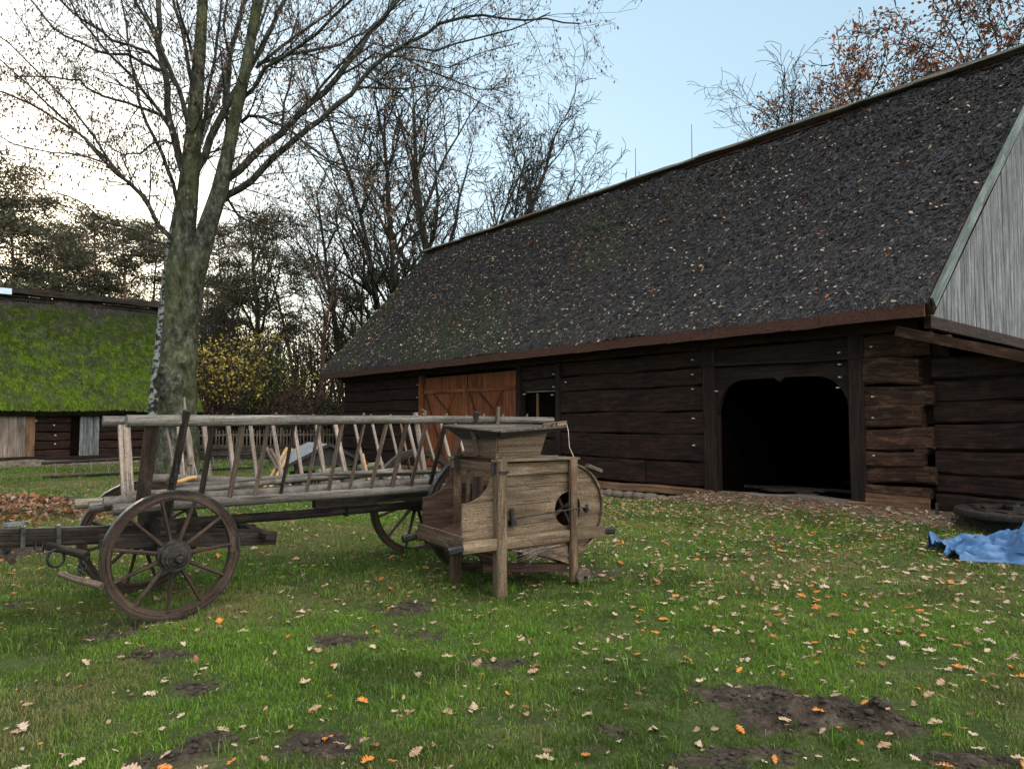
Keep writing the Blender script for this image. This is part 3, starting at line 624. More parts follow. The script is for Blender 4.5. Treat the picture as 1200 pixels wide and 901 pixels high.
def leaf_soup(name, P, Nn, size, seed, label, cat, colw, parent=None, group=None):
    r = np.random.default_rng(seed); Vs = []; Fs = []; Cs = []; off = 0
    arrs = [leaf_arr(c_, i) for i, c_ in enumerate((.3, .6, -.4, .1))]
    for i in range(len(P)):
        V, F = arrs[r.integers(4)]; n_ = Vector(Nn[i]).normalized(); q = n_.to_track_quat('Z', 'X') @ Matrix.Rotation(r.random()*6.28, 3, 'Z').to_quaternion()
        R = np.array(q.to_matrix()); sz = size[i]
        Vs.append((V*[sz, sz*r.uniform(.7, 1.1), sz*.8]) @ R.T+np.array(P[i])); Fs.append(F+off); off += len(V)
        Cs.append(np.repeat((LEAFC[r.choice(5, p=colw)]*r.uniform(.65, 1.15))[None], len(V), 0))
    o = link(name, mesh_np(name, np.concatenate(Vs), [np.concatenate(Fs)], lfm, np.concatenate(Cs)), parent)
    if label: tag(o, label, cat, kind='stuff')
    return o
ML = Matrix.Translation(BASE_C) @ Matrix.Rotation(BROT, 4, 'Z')
nl = 4200; t = RN.random(nl)**1.25*.97; q = np.clip(RN.beta(1.25, .9, nl), 0, 1); (p_, _, _) = bsurf(t, q, .03); p_ = np.stack(p_, -1)
R3 = np.array(ML.to_3x3()); P_ = p_ @ R3.T+np.array(BASE_C); nrm = R3 @ (-np.array(bdn))
leaf_soup('fallen_leaves', P_, nrm+RN.normal(0, .35, (nl, 3)), RN.uniform(.03, .095, nl), 5, 'small pale dry leaves scattered over the dark thatched barn roof', 'leaves', [.4, .3, .15, .1, .05])

# ------------------------------------------------------------ mossy cottage
CPHI = math.radians(40); cx0 = gnd(190, 541)
cot = thing('thatched_cottage', 'low log cottage with bright green moss over its thatched roof', 'cottage', cx0, CPHI)
cl_ = lambda x_, y_, z_: Vector((x_, y_, z_))
# local x along the front (left is negative), y inwards
COT_MOSS = -8.3
croof, csurf, cdn = thatch('mossy_roof', cot, lambda s, w_, z: (s, w_-0*s, z), (-.55, 1.98), (3.2, 6.25), lambda t: -13.0+0*np.asarray(t, float), lambda t: 1.3-.5*np.asarray(t, float), .28, .08, moss_col, 60000, .14, 13, .06, edge=(.02, .016, .012))
thatch('rear_roof', cot, lambda s, w_, z: (s, w_, z), (6.95, 1.98), (3.2, 6.25), lambda t: -13.0+0*np.asarray(t, float), lambda t: 1.3-.5*np.asarray(t, float), .28, .3, moss_col, 500, .14, 14, .05, edge=(.02, .016, .012))
m = MB()
for dz, dy in ((.10, -.16), (.20, -.06), (.26, .06), (.10, .2)): m.beam((-13.1, 3.2+dy, 6.25+dz), (1.0, 3.2+dy, 6.25+dz), .2, .09, segs=24, jit=.02)
m.build('ridge_board', M['dark'], croof)
m = MB(); zc = [.22, .55, .85, 1.15, 1.45, 1.8]
for a_, b_ in zip(zc[:-1], zc[1:]): m.beam((-13, .1+random.uniform(-.02, .02), (a_+b_)/2), (1.1, .1+random.uniform(-.02, .02), (a_+b_)/2), .2, b_-a_-.02, segs=24, jit=.014, ch=.03)
m.beam((1.0, .1, 1.0), (1.0, 6.3, 1.0), .2, 1.7); m.beam((-13, .1, 1.0), (-13, 6.3, 1.0), .2, 1.7); m.beam((-13, 6.3, 1.0), (1, 6.3, 1.0), .2, 1.7)
m.build('log_wall', M['log'], cot)
m = MB(); m.beam((-13, .12, 1.9), (1.05, .12, 1.9), .3, .2); m.beam((-13, -.02, .26), (1.1, -.02, .26), .3, .12, segs=18, jit=.012); m.build('sill_beam', M['post'], cot)
m = MB(); m.beam((-13, .0, .08), (1.1, .0, .08), .35, .26, segs=30, jit=.03); m.build('stone_plinth', M['stone'], cot)
for g_ in (1.0, -12.9):
    m = MB(); m.prism([(-.2, 1.9), (6.6, 1.9), (3.2, 6.0)], .04, lambda a_, b_, c_: Vector((g_+c_, a_, b_))); m.build('gable_boards', M['fence'], cot)
def cpx(u):   # local x where pixel column u meets the front wall plane
    k_ = (u-600)/F_PX; c_, s_ = math.cos(CPHI), math.sin(CPHI)
    return (k_*cx0.y-cx0.x)/(c_-k_*s_)
for ua, ub, mt in ((0, 31, 'pale'), (94, 117, 'pale')):
    m = MB(); a_, b_ = cpx(ua), cpx(ub); kk = 3
    for i in range(kk): m.beam((a_+(b_-a_)*(i+.5)/kk, -.06+random.uniform(-.005, .005), .32), (a_+(b_-a_)*(i+.5)/kk, -.06, 1.72), .03, abs(b_-a_)/kk-.01, up=(1, 0, 0))
    m.build('plank_door', M['gable'] if ua > 50 else M['pale'], cot)
m = MB(); a_, b_ = cpx(31), cpx(42); m.beam(((a_+b_)/2, -.04, .32), ((a_+b_)/2, -.04, 1.75), .05, b_-a_, up=(1, 0, 0)); m.build('door_post', M['sill'], cot)
m = MB(); a_, b_ = cpx(84), cpx(93); m.beam(((a_+b_)/2, -.04, .32), ((a_+b_)/2, -.04, 1.75), .05, b_-a_, up=(1, 0, 0)); m.build('door_post', M['void'], cot)
for u_ in (118, 120):
    pass
for u_, z_ in ((43, 1.55), (64, 1.4), (66, 1.05), (66, .75)):
    m = MB(); m.beam((cpx(u_), -.06, z_), (cpx(u_), .0, z_), .05, .04); m.build('peg', M['peg'], cot)
m = MB(); m.beam((cpx(-6), 3.0, 6.35), (cpx(3)+.35, 3.0, 6.35), .3, .22); m.build('ridge_cap', plain('pale_blue_sheet', (.5, .62, .75), (.6, .7, .82), 9), croof)

# ------------------------------------------------------------ ladder wagon
WPHI = math.radians(39); W0 = Vector((-2.65, 5.53, 0))
wag = thing('ladder_wagon', 'old wooden ladder wagon with spoked wheels and slatted ladder sides', 'wagon', W0, WPHI)
def wheel(r, nsp, nm='wheel'):
    """axle along local y, outer face at -y; tyre > felloes > spokes"""
    m = MB(); k = 48; rw = .080; ww = .055
    def ring(mb, r0, r1, w_, k=48, uvs=1.):
        rings = []
        for i in range(k+1):
            a_ = 2*PI*i/k; c_, s_ = math.cos(a_), math.sin(a_)
            rings.append([Vector((c_*r0, -w_, s_*r0)), Vector((c_*r1, -w_, s_*r1)), Vector((c_*r1, w_, s_*r1)), Vector((c_*r0, w_, s_*r0))])
        mb.loft(rings, [r1*2*PI*i/k for i in range(k+1)], cap=False)
    ring(m, r-rw, r-.008, .027); fel = m
    root = thing(nm, None, None)
    f_ = m.build('rim', M['wheel'], root, .004)
    m = MB(); ring(m, r-.009, r, .031); m.build('tyre', M['tyre'], root)
    m = MB(); prof = [(-.17, .065), (-.165, .075), (-.12, .084), (-.118, .100), (-.09, .102), (-.088, .094), (-.05, .118), (0, .125), (.05, .115), (.10, .09), (.13, .08), (.14, .06)]
    m.tube([(0, y_, 0) for y_, _ in prof], [q_ for _, q_ in prof], 24); m.build('hub', M['dark'], root)
    for y_, q_, t_ in ((-.105, .106, .014), (.075, .108, .01), (-.055, .124, .008), (-.155, .082, .008)):
        m = MB(); m.tube([(0, y_-t_, 0), (0, y_+t_, 0)], q_, 24); m.build('hub_band', M['tyre'], root, .002)
    m = MB(); m.tube([(0, -.24, 0), (0, -.235, 0), (0, -.15, 0)], [.018, .028, .030], 12); m.build('axle_end', M['iron'], root)
    m = MB(); m.beam((0, -.21, -.045), (0, -.21, .045), .014, .02, up=(0, 1, 0)); m.build('linch_pin', M['iron'], root)
    for i in range(nsp):
        a_ = 2*PI*i/nsp+.13; c_, s_ = math.cos(a_), math.sin(a_); tn = Vector((-s_, 0, c_))
        m = MB(); r0, r1 = .09, r-rw+.012
        rings = []
        for q_, wa_, wb_ in ((0, .020, .030), (.25, .017, .027), (.7, .014, .020), (1, .015, .022)):
            rr = r0+(r1-r0)*q_; y_ = -.015+.0*q_; cc_ = Vector((c_*rr, y_, s_*rr)); 
            rings.append([cc_+tn*(wa_*math.cos(b_))+Vector((0, wb_*math.sin(b_), 0)) for b_ in [2*PI*j/8+.39 for j in range(8)]])
        m.loft(rings, [0, .1, .25, .4]); m.build('spoke', M['wheel'], root)
    return root
def put_wheel(proto, first, x_, y_, r, flip=False, cam_=0., spin=0.):
    o = proto if first else copy_tree(proto)
    o.parent = wag; o.location = (x_, y_, r); o.rotation_euler = (cam_, spin, PI if flip else 0); return o
wf = wheel(.505, 11); put_wheel(wf, True, 0, 0, .505, cam_=.03, spin=.05); put_wheel(wf, False, 0, 1.16, .505, True, cam_=-.03, spin=.9)
wr_ = wheel(.61, 12); put_wheel(wr_, True, 2.92, .0, .61, cam_=.02); put_wheel(wr_, False, 2.92, 1.16, .61, True, cam_=-.02, spin=.4)
def wpart(name, mat, fn, bevel=.003):
    m = MB(); fn(m); return m.build(name, mat, wag, bevel)
for x_, r in ((0, .505), (2.92, .61)):
    wpart('axle', M['dark'], lambda m: m.beam((x_, .12, r), (x_, 1.04, r), .10, .11))
    wpart('bolster', M['dark'], lambda m: m.beam((x_, .16, r+.17 if x_ else .70), (x_, 1.0, r+.17 if x_ else .70), .12, .13, segs=2))
wpart('bolster', M['dark'], lambda m: m.beam((0, .14, .595), (0, 1.02, .595), .14, .07))
wpart('reach_pole', M['dark'], lambda m: m.pole((-.1, .58, .655), (3.3, .58, .66), .044, .042, 10, 8, .01), 0)
wpart('reach_board', M['dark'], lambda m: m.beam((1.35, .46, .745), (3.2, .46, .765), .09, .075, segs=6, jit=.006))
wpart('iron_strap', M['iron'], lambda m: m.beam((1.72, .55, .60), (1.72, .55, .80), .10, .02, up=(1, 0, 0)), 0)
# hounds and rear cross-bar of the fore carriage
wpart('hound', M['dark'], lambda m: m.beam((-.45, .38, .60), (.92, .30, .50), .075, .11, segs=4, jit=.004))
wpart('hound', M['dark'], lambda m: m.beam((-.45, .78, .60), (.92, .86, .50), .075, .11, segs=4, jit=.004))
wpart('sway_bar', M['dark'], lambda m: m.beam((.80, .10, .555), (.80, 1.02, .555), .07, .05, segs=3, jit=.004))
wpart('stay', M['dark'], lambda m: m.beam((.18, .70, .60), (.85, .35, .555), .05, .04))
# drawbar (towards the left of the picture)
wpart('drawbar', M['dark'], lambda m: m.beam((.35, .58, .585), (-2.6, .62, .765), .10, .135, segs=12, jit=.006, ch=.02))
wpart('drawbar_splice', M['grey'], lambda m: m.beam((-.10, .665, .655), (-.95, .665, .705), .06, .035, segs=4, jit=.003))
for x_ in (-.70, -.93):
    z_ = .585+(.35-x_)*.061; wpart('drawbar_band', M['tyre'], lambda m: m.loft([[Vector((x_-.015+.03*e, .59+a_*.062, z_+b_*.068)) for a_, b_ in ((-1, -1.25), (1, -1.25), (1, 1.25), (-1, 1.25))] for e in (0, 1)], [0, .03]), .004)
# swingletrees on iron links
def dpt(u, v, vv):   # point of the wagon's own frame seen at a photo pixel, on the plane y=vv
    k_ = (u-600)/F_PX; c_, s_ = math.cos(WPHI), math.sin(WPHI); bx, by = W0.x-s_*vv, W0.y+c_*vv
    p = (k_*by-bx)/(c_-k_*s_); Y = by+s_*p; return Vector((p, vv, at(u, v, Y).z))
wpart('evener_bar', M['dark'], lambda m: m.beam(dpt(62, 640, .45), dpt(108, 651, .02), .05, .06, up=(0, 0, 1), ch=.015, segs=3, jit=.003))
wpart('swingletree', M['rung'], lambda m: m.pole(dpt(77, 672, .10), dpt(125, 687, -.12), .022, .028, 10, 6, .006), 0)
wpart('swingletree', M['wheel'], lambda m: m.pole(dpt(10, 640, .75), dpt(21, 658, .42), .022, .024, 10, 4, .003), 0)
def chain(p, q, nl_=5, R=.022):
    p, q = Vector(p), Vector(q)
    def fn(m):
        for i in range(nl_):
            c_ = p.lerp(q, (i+.5)/nl_); d = (q-p).normalized(); o_ = d.orthogonal().normalized(); o_ = o_ if i % 2 else d.cross(o_); hl = (q-p).length/nl_*.68
            m.tube([c_+d*hl*math.cos(a_)+o_*R*.7*math.sin(a_) for a_ in [2*PI*j/10 for j in range(11)]], .0055, 5, False)
    return fn
wpart('chain', M['iron'], chain(dpt(101, 654, .06), dpt(98, 680, .02)), 0)
wpart('chain', M['iron'], chain(dpt(106, 652, .04), dpt(104, 672, .0), 4), 0)
wpart('iron_ring', M['iron'], lambda m: m.tube([dpt(71.5, 654, .3)+Vector((.055*math.cos(a_), 0, .065*math.sin(a_))) for a_ in [2*PI*j/14 for j in range(15)]], .009, 6, False), 0)
wpart('iron_hook', M['iron'], lambda m: m.tube([dpt(48, 632, .5), dpt(47, 644, .5), dpt(56, 646, .5), dpt(57, 634, .5)], .011, 6), 0)
wpart('iron_hook', M['iron'], lambda m: m.tube([dpt(16, 632, .6), dpt(17, 645, .55), dpt(12, 648, .5)], .012, 6), 0)
wpart('drawbar_rope', plain('pale_rope', (.05, .05, .055), (.14, .14, .15), 60), lambda m: [m.tube([dpt(14, 619, .5)+Vector((.04+.06*math.cos(a_), -.03+.03*math.sin(a_)+j_*.012, .008*j_+.02)) for a_ in [2*PI*j/12 for j in range(13)]], .008, 6, False) for j_ in range(3)], 0)
# ladder sides
def ladder(vt, vb, far=False):
    sd = thing('ladder_side', None, None); sd.parent = wag
    x0 = -.35 if not far else -.33; x1 = 4.0 if not far else 3.7
    m = MB(); m.pole((x0, vt, 1.556), (x1, vt, 1.556), .048, .036, 12, 12, .008); m.build('top_rail', M['grey'], sd)
    m = MB(); m.pole((-.37, vb, .845), (4.05, vb, .85), .046, .042, 12, 12, .008); m.build('bottom_rail', M['grey'], sd)
    k = 0; x_ = .285
    while x_ < 3.8:
        m = MB(); jx = random.uniform(-.015, .015)
        th = random.choice((.017, .02, .014)); m.beam((x_+jx, vb, .86), (x_+random.uniform(-.01, .01), vt, 1.55), th*1.5, th*2, up=(1, 0, 0), segs=2, jit=.003)
        m.build('rung', M['pale'] if far else (M['dark'] if k in (0, 3, 10) else M['rung']), sd, .003); x_ += .2265; k += 1
    m = MB(); m.beam((-.17, vb, .80), (-.165, vt, 1.56), .03, .10, up=(1, 0, 0), segs=2, jit=.002); m.build('end_board', M['pale'] if far else M['wheel'], sd, .003)
    for x_ in (.79, 1.62, 2.30, 2.55, 3.02, 3.28, 3.62):
        m = MB(); m.tube([(x_, vt, 1.59), (x_+.01, vt, 1.625)], [.014, .010], 6); m.build('rail_peg', M['rung'], sd)
    if not far:
        m = MB(); m.tube([(2.27, vt, 1.60), (2.30, vt+.004, 1.64), (2.26, vt, 1.66)], [.022, .02, .012], 7); m.build('wooden_hook', M['rung'], sd)
    return sd
ladder(0.0, .32); ladder(1.16, .83, True)
# standards (stakes) at the axles
wpart('standard', M['dark'], lambda m: m.beam((-.02, .30, .62), (.065, -.055, 1.63), .05, .055, up=(1, 0, 0), segs=4, jit=.004, ch=.012))
wpart('standard', M['rung'], lambda m: m.beam((.0, .34, .62), (.02, .13, 1.18), .03, .035, up=(1, 0, 0)))
wpart('standard', M['pale'], lambda m: m.tube([(.22, 1.0, .70), (.24, 1.10, 1.2), (.20, 1.2, 1.48), (.08, 1.23, 1.56)], [.018, .016, .013, .01], 7), 0)
wpart('standard', M['dark'], lambda m: m.beam((2.86, .28, .70), (2.90, -.055, 1.64), .05, .06, up=(1, 0, 0), segs=4, jit=.004, ch=.012))
wpart('standard', M['rung'], lambda m: m.beam((3.16, -.05, 1.40), (3.17, -.06, 1.70), .045, .04, up=(1, 0, 0), ch=.01))
wpart('standard', M['pale'], lambda m: m.beam((2.9, .88, .70), (2.93, 1.24, 1.64), .05, .055, up=(1, 0, 0), segs=3, ch=.012))
wpart('brace_iron', M['iron'], lambda m: m.tube([(-.02, .06, .52), (.0, .09, .8), (.03, .05, 1.25)], .009, 6), 0)
wpart('binding_wire', M['iron'], lambda m: [m.tube([(.015+.036*math.cos(a_), .13+.036*math.sin(a_), 1.06+j_*.012) for a_ in [2*PI*j/10 for j in range(11)]], .004, 4, False) for j_ in range(3)], 0)
# poles lying in the wagon bed: each its own thing
wm = Matrix.Translation(W0) @ Matrix.Rotation(WPHI, 4, 'Z')
def bedpole(p0, p1, r0, r1, mat, label, bend=.012, name='bed_pole'):
    m = MB(); p0 = wm @ Vector(p0); p1 = wm @ Vector(p1); o = p0.copy()
    m.pole(Vector((0, 0, 0)), p1-p0, r0, r1, 10, 12, bend); ob = m.build(name, mat, None, 0, loc=o)
    tag(ob, label, 'pole', 'poles lying in the wagon bed')
bedpole((-.42, .44, .900), (3.9, .42, .905), .044, .04, M['bark'], 'thick brown bark-covered pole lying next to the near bottom rail of the wagon')
bedpole((-.50, .56, .87), (3.85, .54, .90), .046, .042, M['grey'], 'thick smooth grey pole in the middle of the wagon bed')
bedpole((-.58, .70, .875), (3.8, .66, .90), .04, .036, M['pale'], 'pale cut pole lying in the far half of the wagon bed')
bedpole((-.25, .50, .975), (2.6, .60, .985), .028, .020, M['bark'], 'thin brown branch lying on top of the poles in the wagon', .03)
bedpole((.15, .62, .985), (3.2, .52, 1.00), .026, .018, M['grey'], 'thin grey crooked branch across the top of the load in the wagon', .04)
bedpole((.18, .78, .96), (2.9, .74, .985), .036, .024, M['grey'], 'grey pole lying against the far ladder of the wagon', .03)
bedpole((.10, .60, 1.035), (.33, .66, 1.03), .022, .018, M['cut'], 'short orange freshly split stick lying on the wagon load')
bedpole((1.55, .70, 1.02), (2.35, .60, 1.02), .018, .022, M['pale'], 'pale short stick with a cut end lying on the middle of the wagon load')
bedpole((-.05, .78, 1.02), (1.2, .83, 1.00), .042, .03, M['bark'], 'short knotty log lying at the far front corner of the wagon bed', .02)

# ------------------------------------------------------------ winnowing machine
NPHI = math.radians(36); K0 = Vector((-.106, 6.20, 0))
win = thing('winnowing_machine', 'old wooden winnowing machine with round fan hole, crank rod and hopper on top', 'farm machine', K0, NPHI)
def npart(name, mat, fn, bevel=.003, parent=None):
    m = MB(); fn(m); return m.build(name, mat, parent or win, bevel)
DW = .75
FC = (.80, .716)
def side(y0, nm='side_panel'):
    outer = [(.02, .42), (.02, 1.17), (.80, 1.17)]+arc(FC[0], FC[1], .43, 78, -95, 22)+[(.62, .36)]
    hole = arc(FC[0], FC[1], .160, 0, 345, 23)
    return npart(nm, M['win'], lambda m: m.prism(outer, .025, lambda a_, b_, c_: Vector((a_, y0+c_, b_)), [hole]), 0)
sp1 = side(.02); side(DW-.03)
# drum skin of the fan housing
def skin(m):
    ar = arc(FC[0], FC[1], .425, 80, -120, 18); 
    for (a0, b0), (a1, b1) in zip(ar[:-1], ar[1:]):
        mid = Vector(((a0+a1)/2, 0, (b0+b1)/2)); d = Vector((a1-a0, 0, b1-b0)); n_ = Vector((b1-b0, 0, -(a1-a0))).normalized()
        m.beam(Vector((mid.x, -.012, mid.z)), Vector((mid.x, DW+.015, mid.z)), d.length-.003, .02, up=n_, segs=1)
npart('drum_cladding', M['win'], skin, 0)
npart('drum_lip', M['wing'], lambda m: m.beam((1.00, -.03, 1.12), (1.18, -.03, 1.06), .05, .035, up=(0, 0, 1)))
# board seams on the near side: boards applied on the panel
npart('side_batten', M['win'], lambda m: m.beam((.06, .006, 1.115), (.80, .006, 1.115), .022, .105))
npart('side_batten', M['win'], lambda m: m.prism([(.34, .38), (.78, .38), (.80, .20)], .02, lambda a_, b_, c_: Vector((a_, -.002+c_, b_))))
for z_ in (.62, .80, .97):
    npart('board_seam', M['winr'], lambda m: m.beam((.06, .0185, z_), (.60 if z_ < .9 else .8, .0185, z_+.004), .004, .004), 0)
npart('board_seam', M['winr'], lambda m: m.beam((.94, .0185, 1.0), (1.18, .0185, 1.0), .004, .006), 0)
npart('board_seam', M['winr'], lambda m: m.beam((.93, .0185, .50), (1.16, .0185, .52), .004, .006), 0)
# legs
npart('leg', M['win'], lambda m: m.beam((.0, .0, .0), (.0, .0, 1.19), .10, .10, up=(1, 0, 0), segs=5, jit=.003, ch=.01))
npart('leg', M['wind'], lambda m: m.beam((.825, -.03, .045), (.825, -.03, 1.19), .055, .085, up=(1, 0, 0), segs=5, jit=.004, ch=.012))
npart('leg', M['wind'], lambda m: m.beam((.0, DW, .0), (.0, DW, 1.19), .08, .09, up=(1, 0, 0), segs=4, jit=.003))
npart('leg', M['wind'], lambda m: m.beam((.82, DW+.02, .0), (.82, DW+.02, 1.19), .055, .085, up=(1, 0, 0), segs=4, jit=.003))
# frame beams
npart('frame_beam', M['wind'], lambda m: m.beam((-.005, .05, 1.13), (-.005, DW-.04, 1.14), .05, .085, segs=3, jit=.003))
npart('frame_beam', M['win'], lambda m: m.beam((-.06, .005, 1.195), (.90, .005, 1.195), .10, .022, segs=3, jit=.003))
npart('frame_beam', M['win'], lambda m: m.beam((-.06, DW, 1.195), (.90, DW, 1.195), .10, .022, segs=3))
npart('frame_beam', M['wind'], lambda m: m.beam((.03, .05, .31), (.03, DW-.04, .36), .05, .06))
npart('frame_beam', M['winr'], lambda m: m.beam((.05, .35, .20), (.80, .05, .17), .05, .08, segs=2))
npart('frame_beam', M['winr'], lambda m: m.beam((.83, .02, .22), (.83, DW, .22), .05, .07))
npart('frame_beam', M['winr'], lambda m: m.beam((.03, DW, .30), (.82, DW, .28), .05, .07))
npart('top_board', M['win'], lambda m: [m.beam((.56+j*.11, .055, 1.19), (.56+j*.11, DW-.055, 1.19), .104, .018) for j in range(4)], 0)
# cheeks at the open outlet end
def cheek(y0, mat):
    pr = [(.02, .38), (.02, 1.12), (-.02, 1.12)]+[( -.06-.30*(1-math.cos(a_))**1.0*1.0, 1.10-.26*math.sin(a_)) for a_ in [PI/2*j/8 for j in range(9)]]+[(-.37, .83), (-.37, .50), (-.20, .42)]
    return npart('outlet_cheek', mat, lambda m: m.prism(pr, .025, lambda a_, b_, c_: Vector((a_, y0+c_, b_))), 0)
cheek(.03, M['win']); cheek(DW-.035, M['winr'])
npart('outlet_beam', M['wind'], lambda m: m.beam((-.375, -.02, .50), (-.375, DW+.02, .53), .035, .13, segs=2, jit=.003))
for y_, a_ in ((-.013, 0), (DW+.045, 0)):
    npart('carrying_handle', M['win'], lambda m: m.beam((-.40, y_, .475), (1.24, y_, .475), .036, .10, segs=4, jit=.003))
    npart('handle_tip', M['iron'], lambda m: m.beam((-.54, y_, .46), (-.395, y_, .475), .045, .07, segs=2, ch=.015))
    npart('handle_tip', M['iron'], lambda m: m.beam((1.235, y_, .475), (1.37, y_, .465), .04, .07, segs=2, ch=.015))
# inside: sieve boxes, shelves, back boards
npart('sieve_box', M['winr'], lambda m: [m.beam((.06, .06, .66+j*.12), (.06, DW-.05, .66+j*.12), .03, .11) for j in range(3)])
npart('sieve_frame', M['wind'], lambda m: m.beam((.0, .52, .60), (.0, .52, 1.10), .035, .03, up=(1, 0, 0)))
npart('inner_shelf', M['winr'], lambda m: m.beam((-.28, .06, .62), (.3, .06, .62), .02, .02))
npart('inner_shelf', M['winr'], lambda m: m.beam((-.30, .38, .50), (.35, .38, .66), .62, .02))
npart('inner_back', M['void'], lambda m: m.beam((.45, .04, .78), (.45, DW-.04, .78), .02, .76))
npart('sieve_door', M['winr'], lambda m: m.beam((-.10, .20, .84), (-.10, .20, 1.05), .02, .16, up=(0, 1, 0)))
npart('floor_board', M['winr'], lambda m: m.beam((-.34, DW/2, .42), (.80, DW/2, .40), DW-.08, .02))
# fan paddles behind the hole
def pad(m):
    for j in range(4):
        a_ = PI/2*j+.5; m.beam((FC[0], .10, FC[1]), (FC[0]+.33*math.cos(a_), .10, FC[1]+.33*math.sin(a_)), .03, .035, up=(0, 1, 0))
        m.beam((FC[0]+.24*math.cos(a_), .12, FC[1]+.24*math.sin(a_)), (FC[0]+.24*math.cos(a_), DW-.1, FC[1]+.24*math.sin(a_)), .01, .2, up=(math.cos(a_), 0, math.sin(a_)))
npart('fan', M['winr'], pad)
npart('fan_shaft', M['iron'], lambda m: m.tube([(FC[0], -.02, FC[1]), (FC[0], DW, FC[1])], .014, 8), 0)
# connecting rod and bracket
npart('crank_rod', M['iron'], lambda m: m.tube([(.10, -.02, .66), (.16, -.035, .69), (.50, -.085, .715), (.96, -.09, .735)], .0075, 6), 0)
npart('crank_bracket', M['iron'], lambda m: (m.beam((.10, -.01, .64), (.17, -.01, .64), .03, .04), m.beam((.13, -.012, .64), (.12, -.012, .77), .02, .035, up=(1, 0, 0)), m.tube([(.11, -.05, .66), (.11, .0, .66)], .02, 8)), .002)
npart('crank_arm', M['iron'], lambda m: (m.beam((FC[0]+.13, -.085, .68), (FC[0]+.15, -.085, .76), .015, .03, up=(1, 0, 0)), m.tube([(FC[0]+.14, -.11, .71), (FC[0]+.14, -.05, .71)], .018, 8)), .002)
# small transport wheel
def tw(m): m.tube([(.905, -.10, .085), (.905, -.095, .085), (.905, -.055, .085), (.905, -.05, .085)], [.070, .082, .082, .070], 22)
tw_o = npart('transport_wheel', M['rung'], tw, 0)
npart('wheel_hub', M['iron'], lambda m: m.tube([(.905, -.125, .085), (.905, .0, .085)], .014, 10), 0, tw_o)
# dried-out root clumps of dead grass caught under the body
npart('dead_grass_clump', M['pale'], lambda m: [m.tube([(random.uniform(.10, .7), -.012+random.uniform(-.02, .02), .40), (random.uniform(.2, .6), -.03, .36), (random.uniform(.15, .75), -.02+random.uniform(-.04, .03), random.uniform(.24, .40))], [.003, .0025, .001], 4, False) for _ in range(46)], 0)
# hopper: inner box with slanting sides and a tilted tray above
def quadboard(m, a_, b_, c_, d_, th=.016):
    a_, b_, c_, d_ = map(Vector, (a_, b_, c_, d_)); n_ = (b_-a_).cross(d_-a_).normalized()*th
    m.loft([[a_, b_, c_, d_], [a_+n_, b_+n_, c_+n_, d_+n_]], [0, th])
def wpt(u, v, x=None, y=None):
    k_ = (u-600)/F_PX; c_, s_ = math.cos(NPHI), math.sin(NPHI)
    if y is not None:
        bx, by = K0.x-s_*y, K0.y+c_*y; p = (k_*by-bx)/(c_-k_*s_); Y = by+s_*p; return Vector((p, y, at(u, v, Y).z))
    bx, by = K0.x+c_*x, K0.y+s_*x; p = (k_*by-bx)/(-s_-k_*c_); Y = by+c_*p; return Vector((x, p, at(u, v, Y).z))
b0 = (.06, .12, 1.21); b1 = (.52, .12, 1.21); b2 = (.52, .64, 1.21); b3 = (.06, .64, 1.21)
t0 = (.04, .10, 1.40); t1 = (.60, .10, 1.44); t2 = (.60, .68, 1.44); t3 = (.04, .68, 1.40)
for nm_, q_, mt in (('hopper_side', (b0, b1, t1, t0), 'win'), ('hopper_end', (b3, b0, t0, t3), 'wind'), ('hopper_side', (b2, b3, t3, t2), 'wing'), ('hopper_end', (b1, b2, t2, t1), 'wing')):
    npart(nm_, M[mt], lambda m: quadboard(m, *q_))
B0 = (.03, .07, 1.40); B1 = (.50, .07, 1.44); B2 = (.50, .70, 1.44); B3 = (.03, .70, 1.40)
T0 = (-.03, -.04, 1.462); T1 = (.80, .03, 1.505); T2 = (.80, .80, 1.515); T3 = (-.05, .88, 1.512)
for nm_, q_, mt in (('tray_side', (B0, B1, T1, T0), 'tray'), ('tray_end', (B3, B0, T0, T3), 'tray'), ('tray_side', (B2, B3, T3, T2), 'wing'), ('tray_end', (B1, B2, T2, T1), 'wing')):
    npart(nm_, M[mt], lambda m: quadboard(m, *q_, th=.02))
npart('hopper_board', M['wind'], lambda m: m.beam((.04, .10, 1.235), (.04, .66, 1.235), .03, .05))
npart('hopper_board', M['wing'], lambda m: m.beam((.05, .06, 1.215), (.70, .06, 1.215), .04, .018))
npart('hopper_strut', M['winr'], lambda m: m.beam((-.03, .30, 1.23), (-.02, .42, 1.47), .03, .04, up=(1, 0, 0)))
npart('tray_grip', M['win'], lambda m: m.beam((.50, .02, 1.505), (.80, .035, 1.53), .018, .04))
npart('iron_hook', M['iron'], lambda m: m.tube([(.58, .0, 1.50), (.60, -.01, 1.525), (.64, -.01, 1.53), (.65, 0, 1.505)], .007, 6), 0)
npart('strap_iron', M['iron'], lambda m: (m.beam((-.045, .66, 1.215), (.15, .74, 1.235), .05, .012), m.beam((-.055, .62, 1.08), (-.055, .66, 1.21), .05, .01, up=(1, 0, 0))), 0)
npart('strap_iron', M['iron'], lambda m: (m.beam((-.062, .0, 1.08), (-.062, .0, 1.18), .06, .012, up=(0, 1, 0)), m.beam((-.04, -.06, 1.10), (.05, -.06, 1.10), .02, .02)), 0)
npart('hanging_string', M['peg'], lambda m: m.tube([(.80, .03, 1.51), (.81, .02, 1.45), (.83, .03, 1.30), (.88, .02, 1.2)], .004, 5, False), 0)
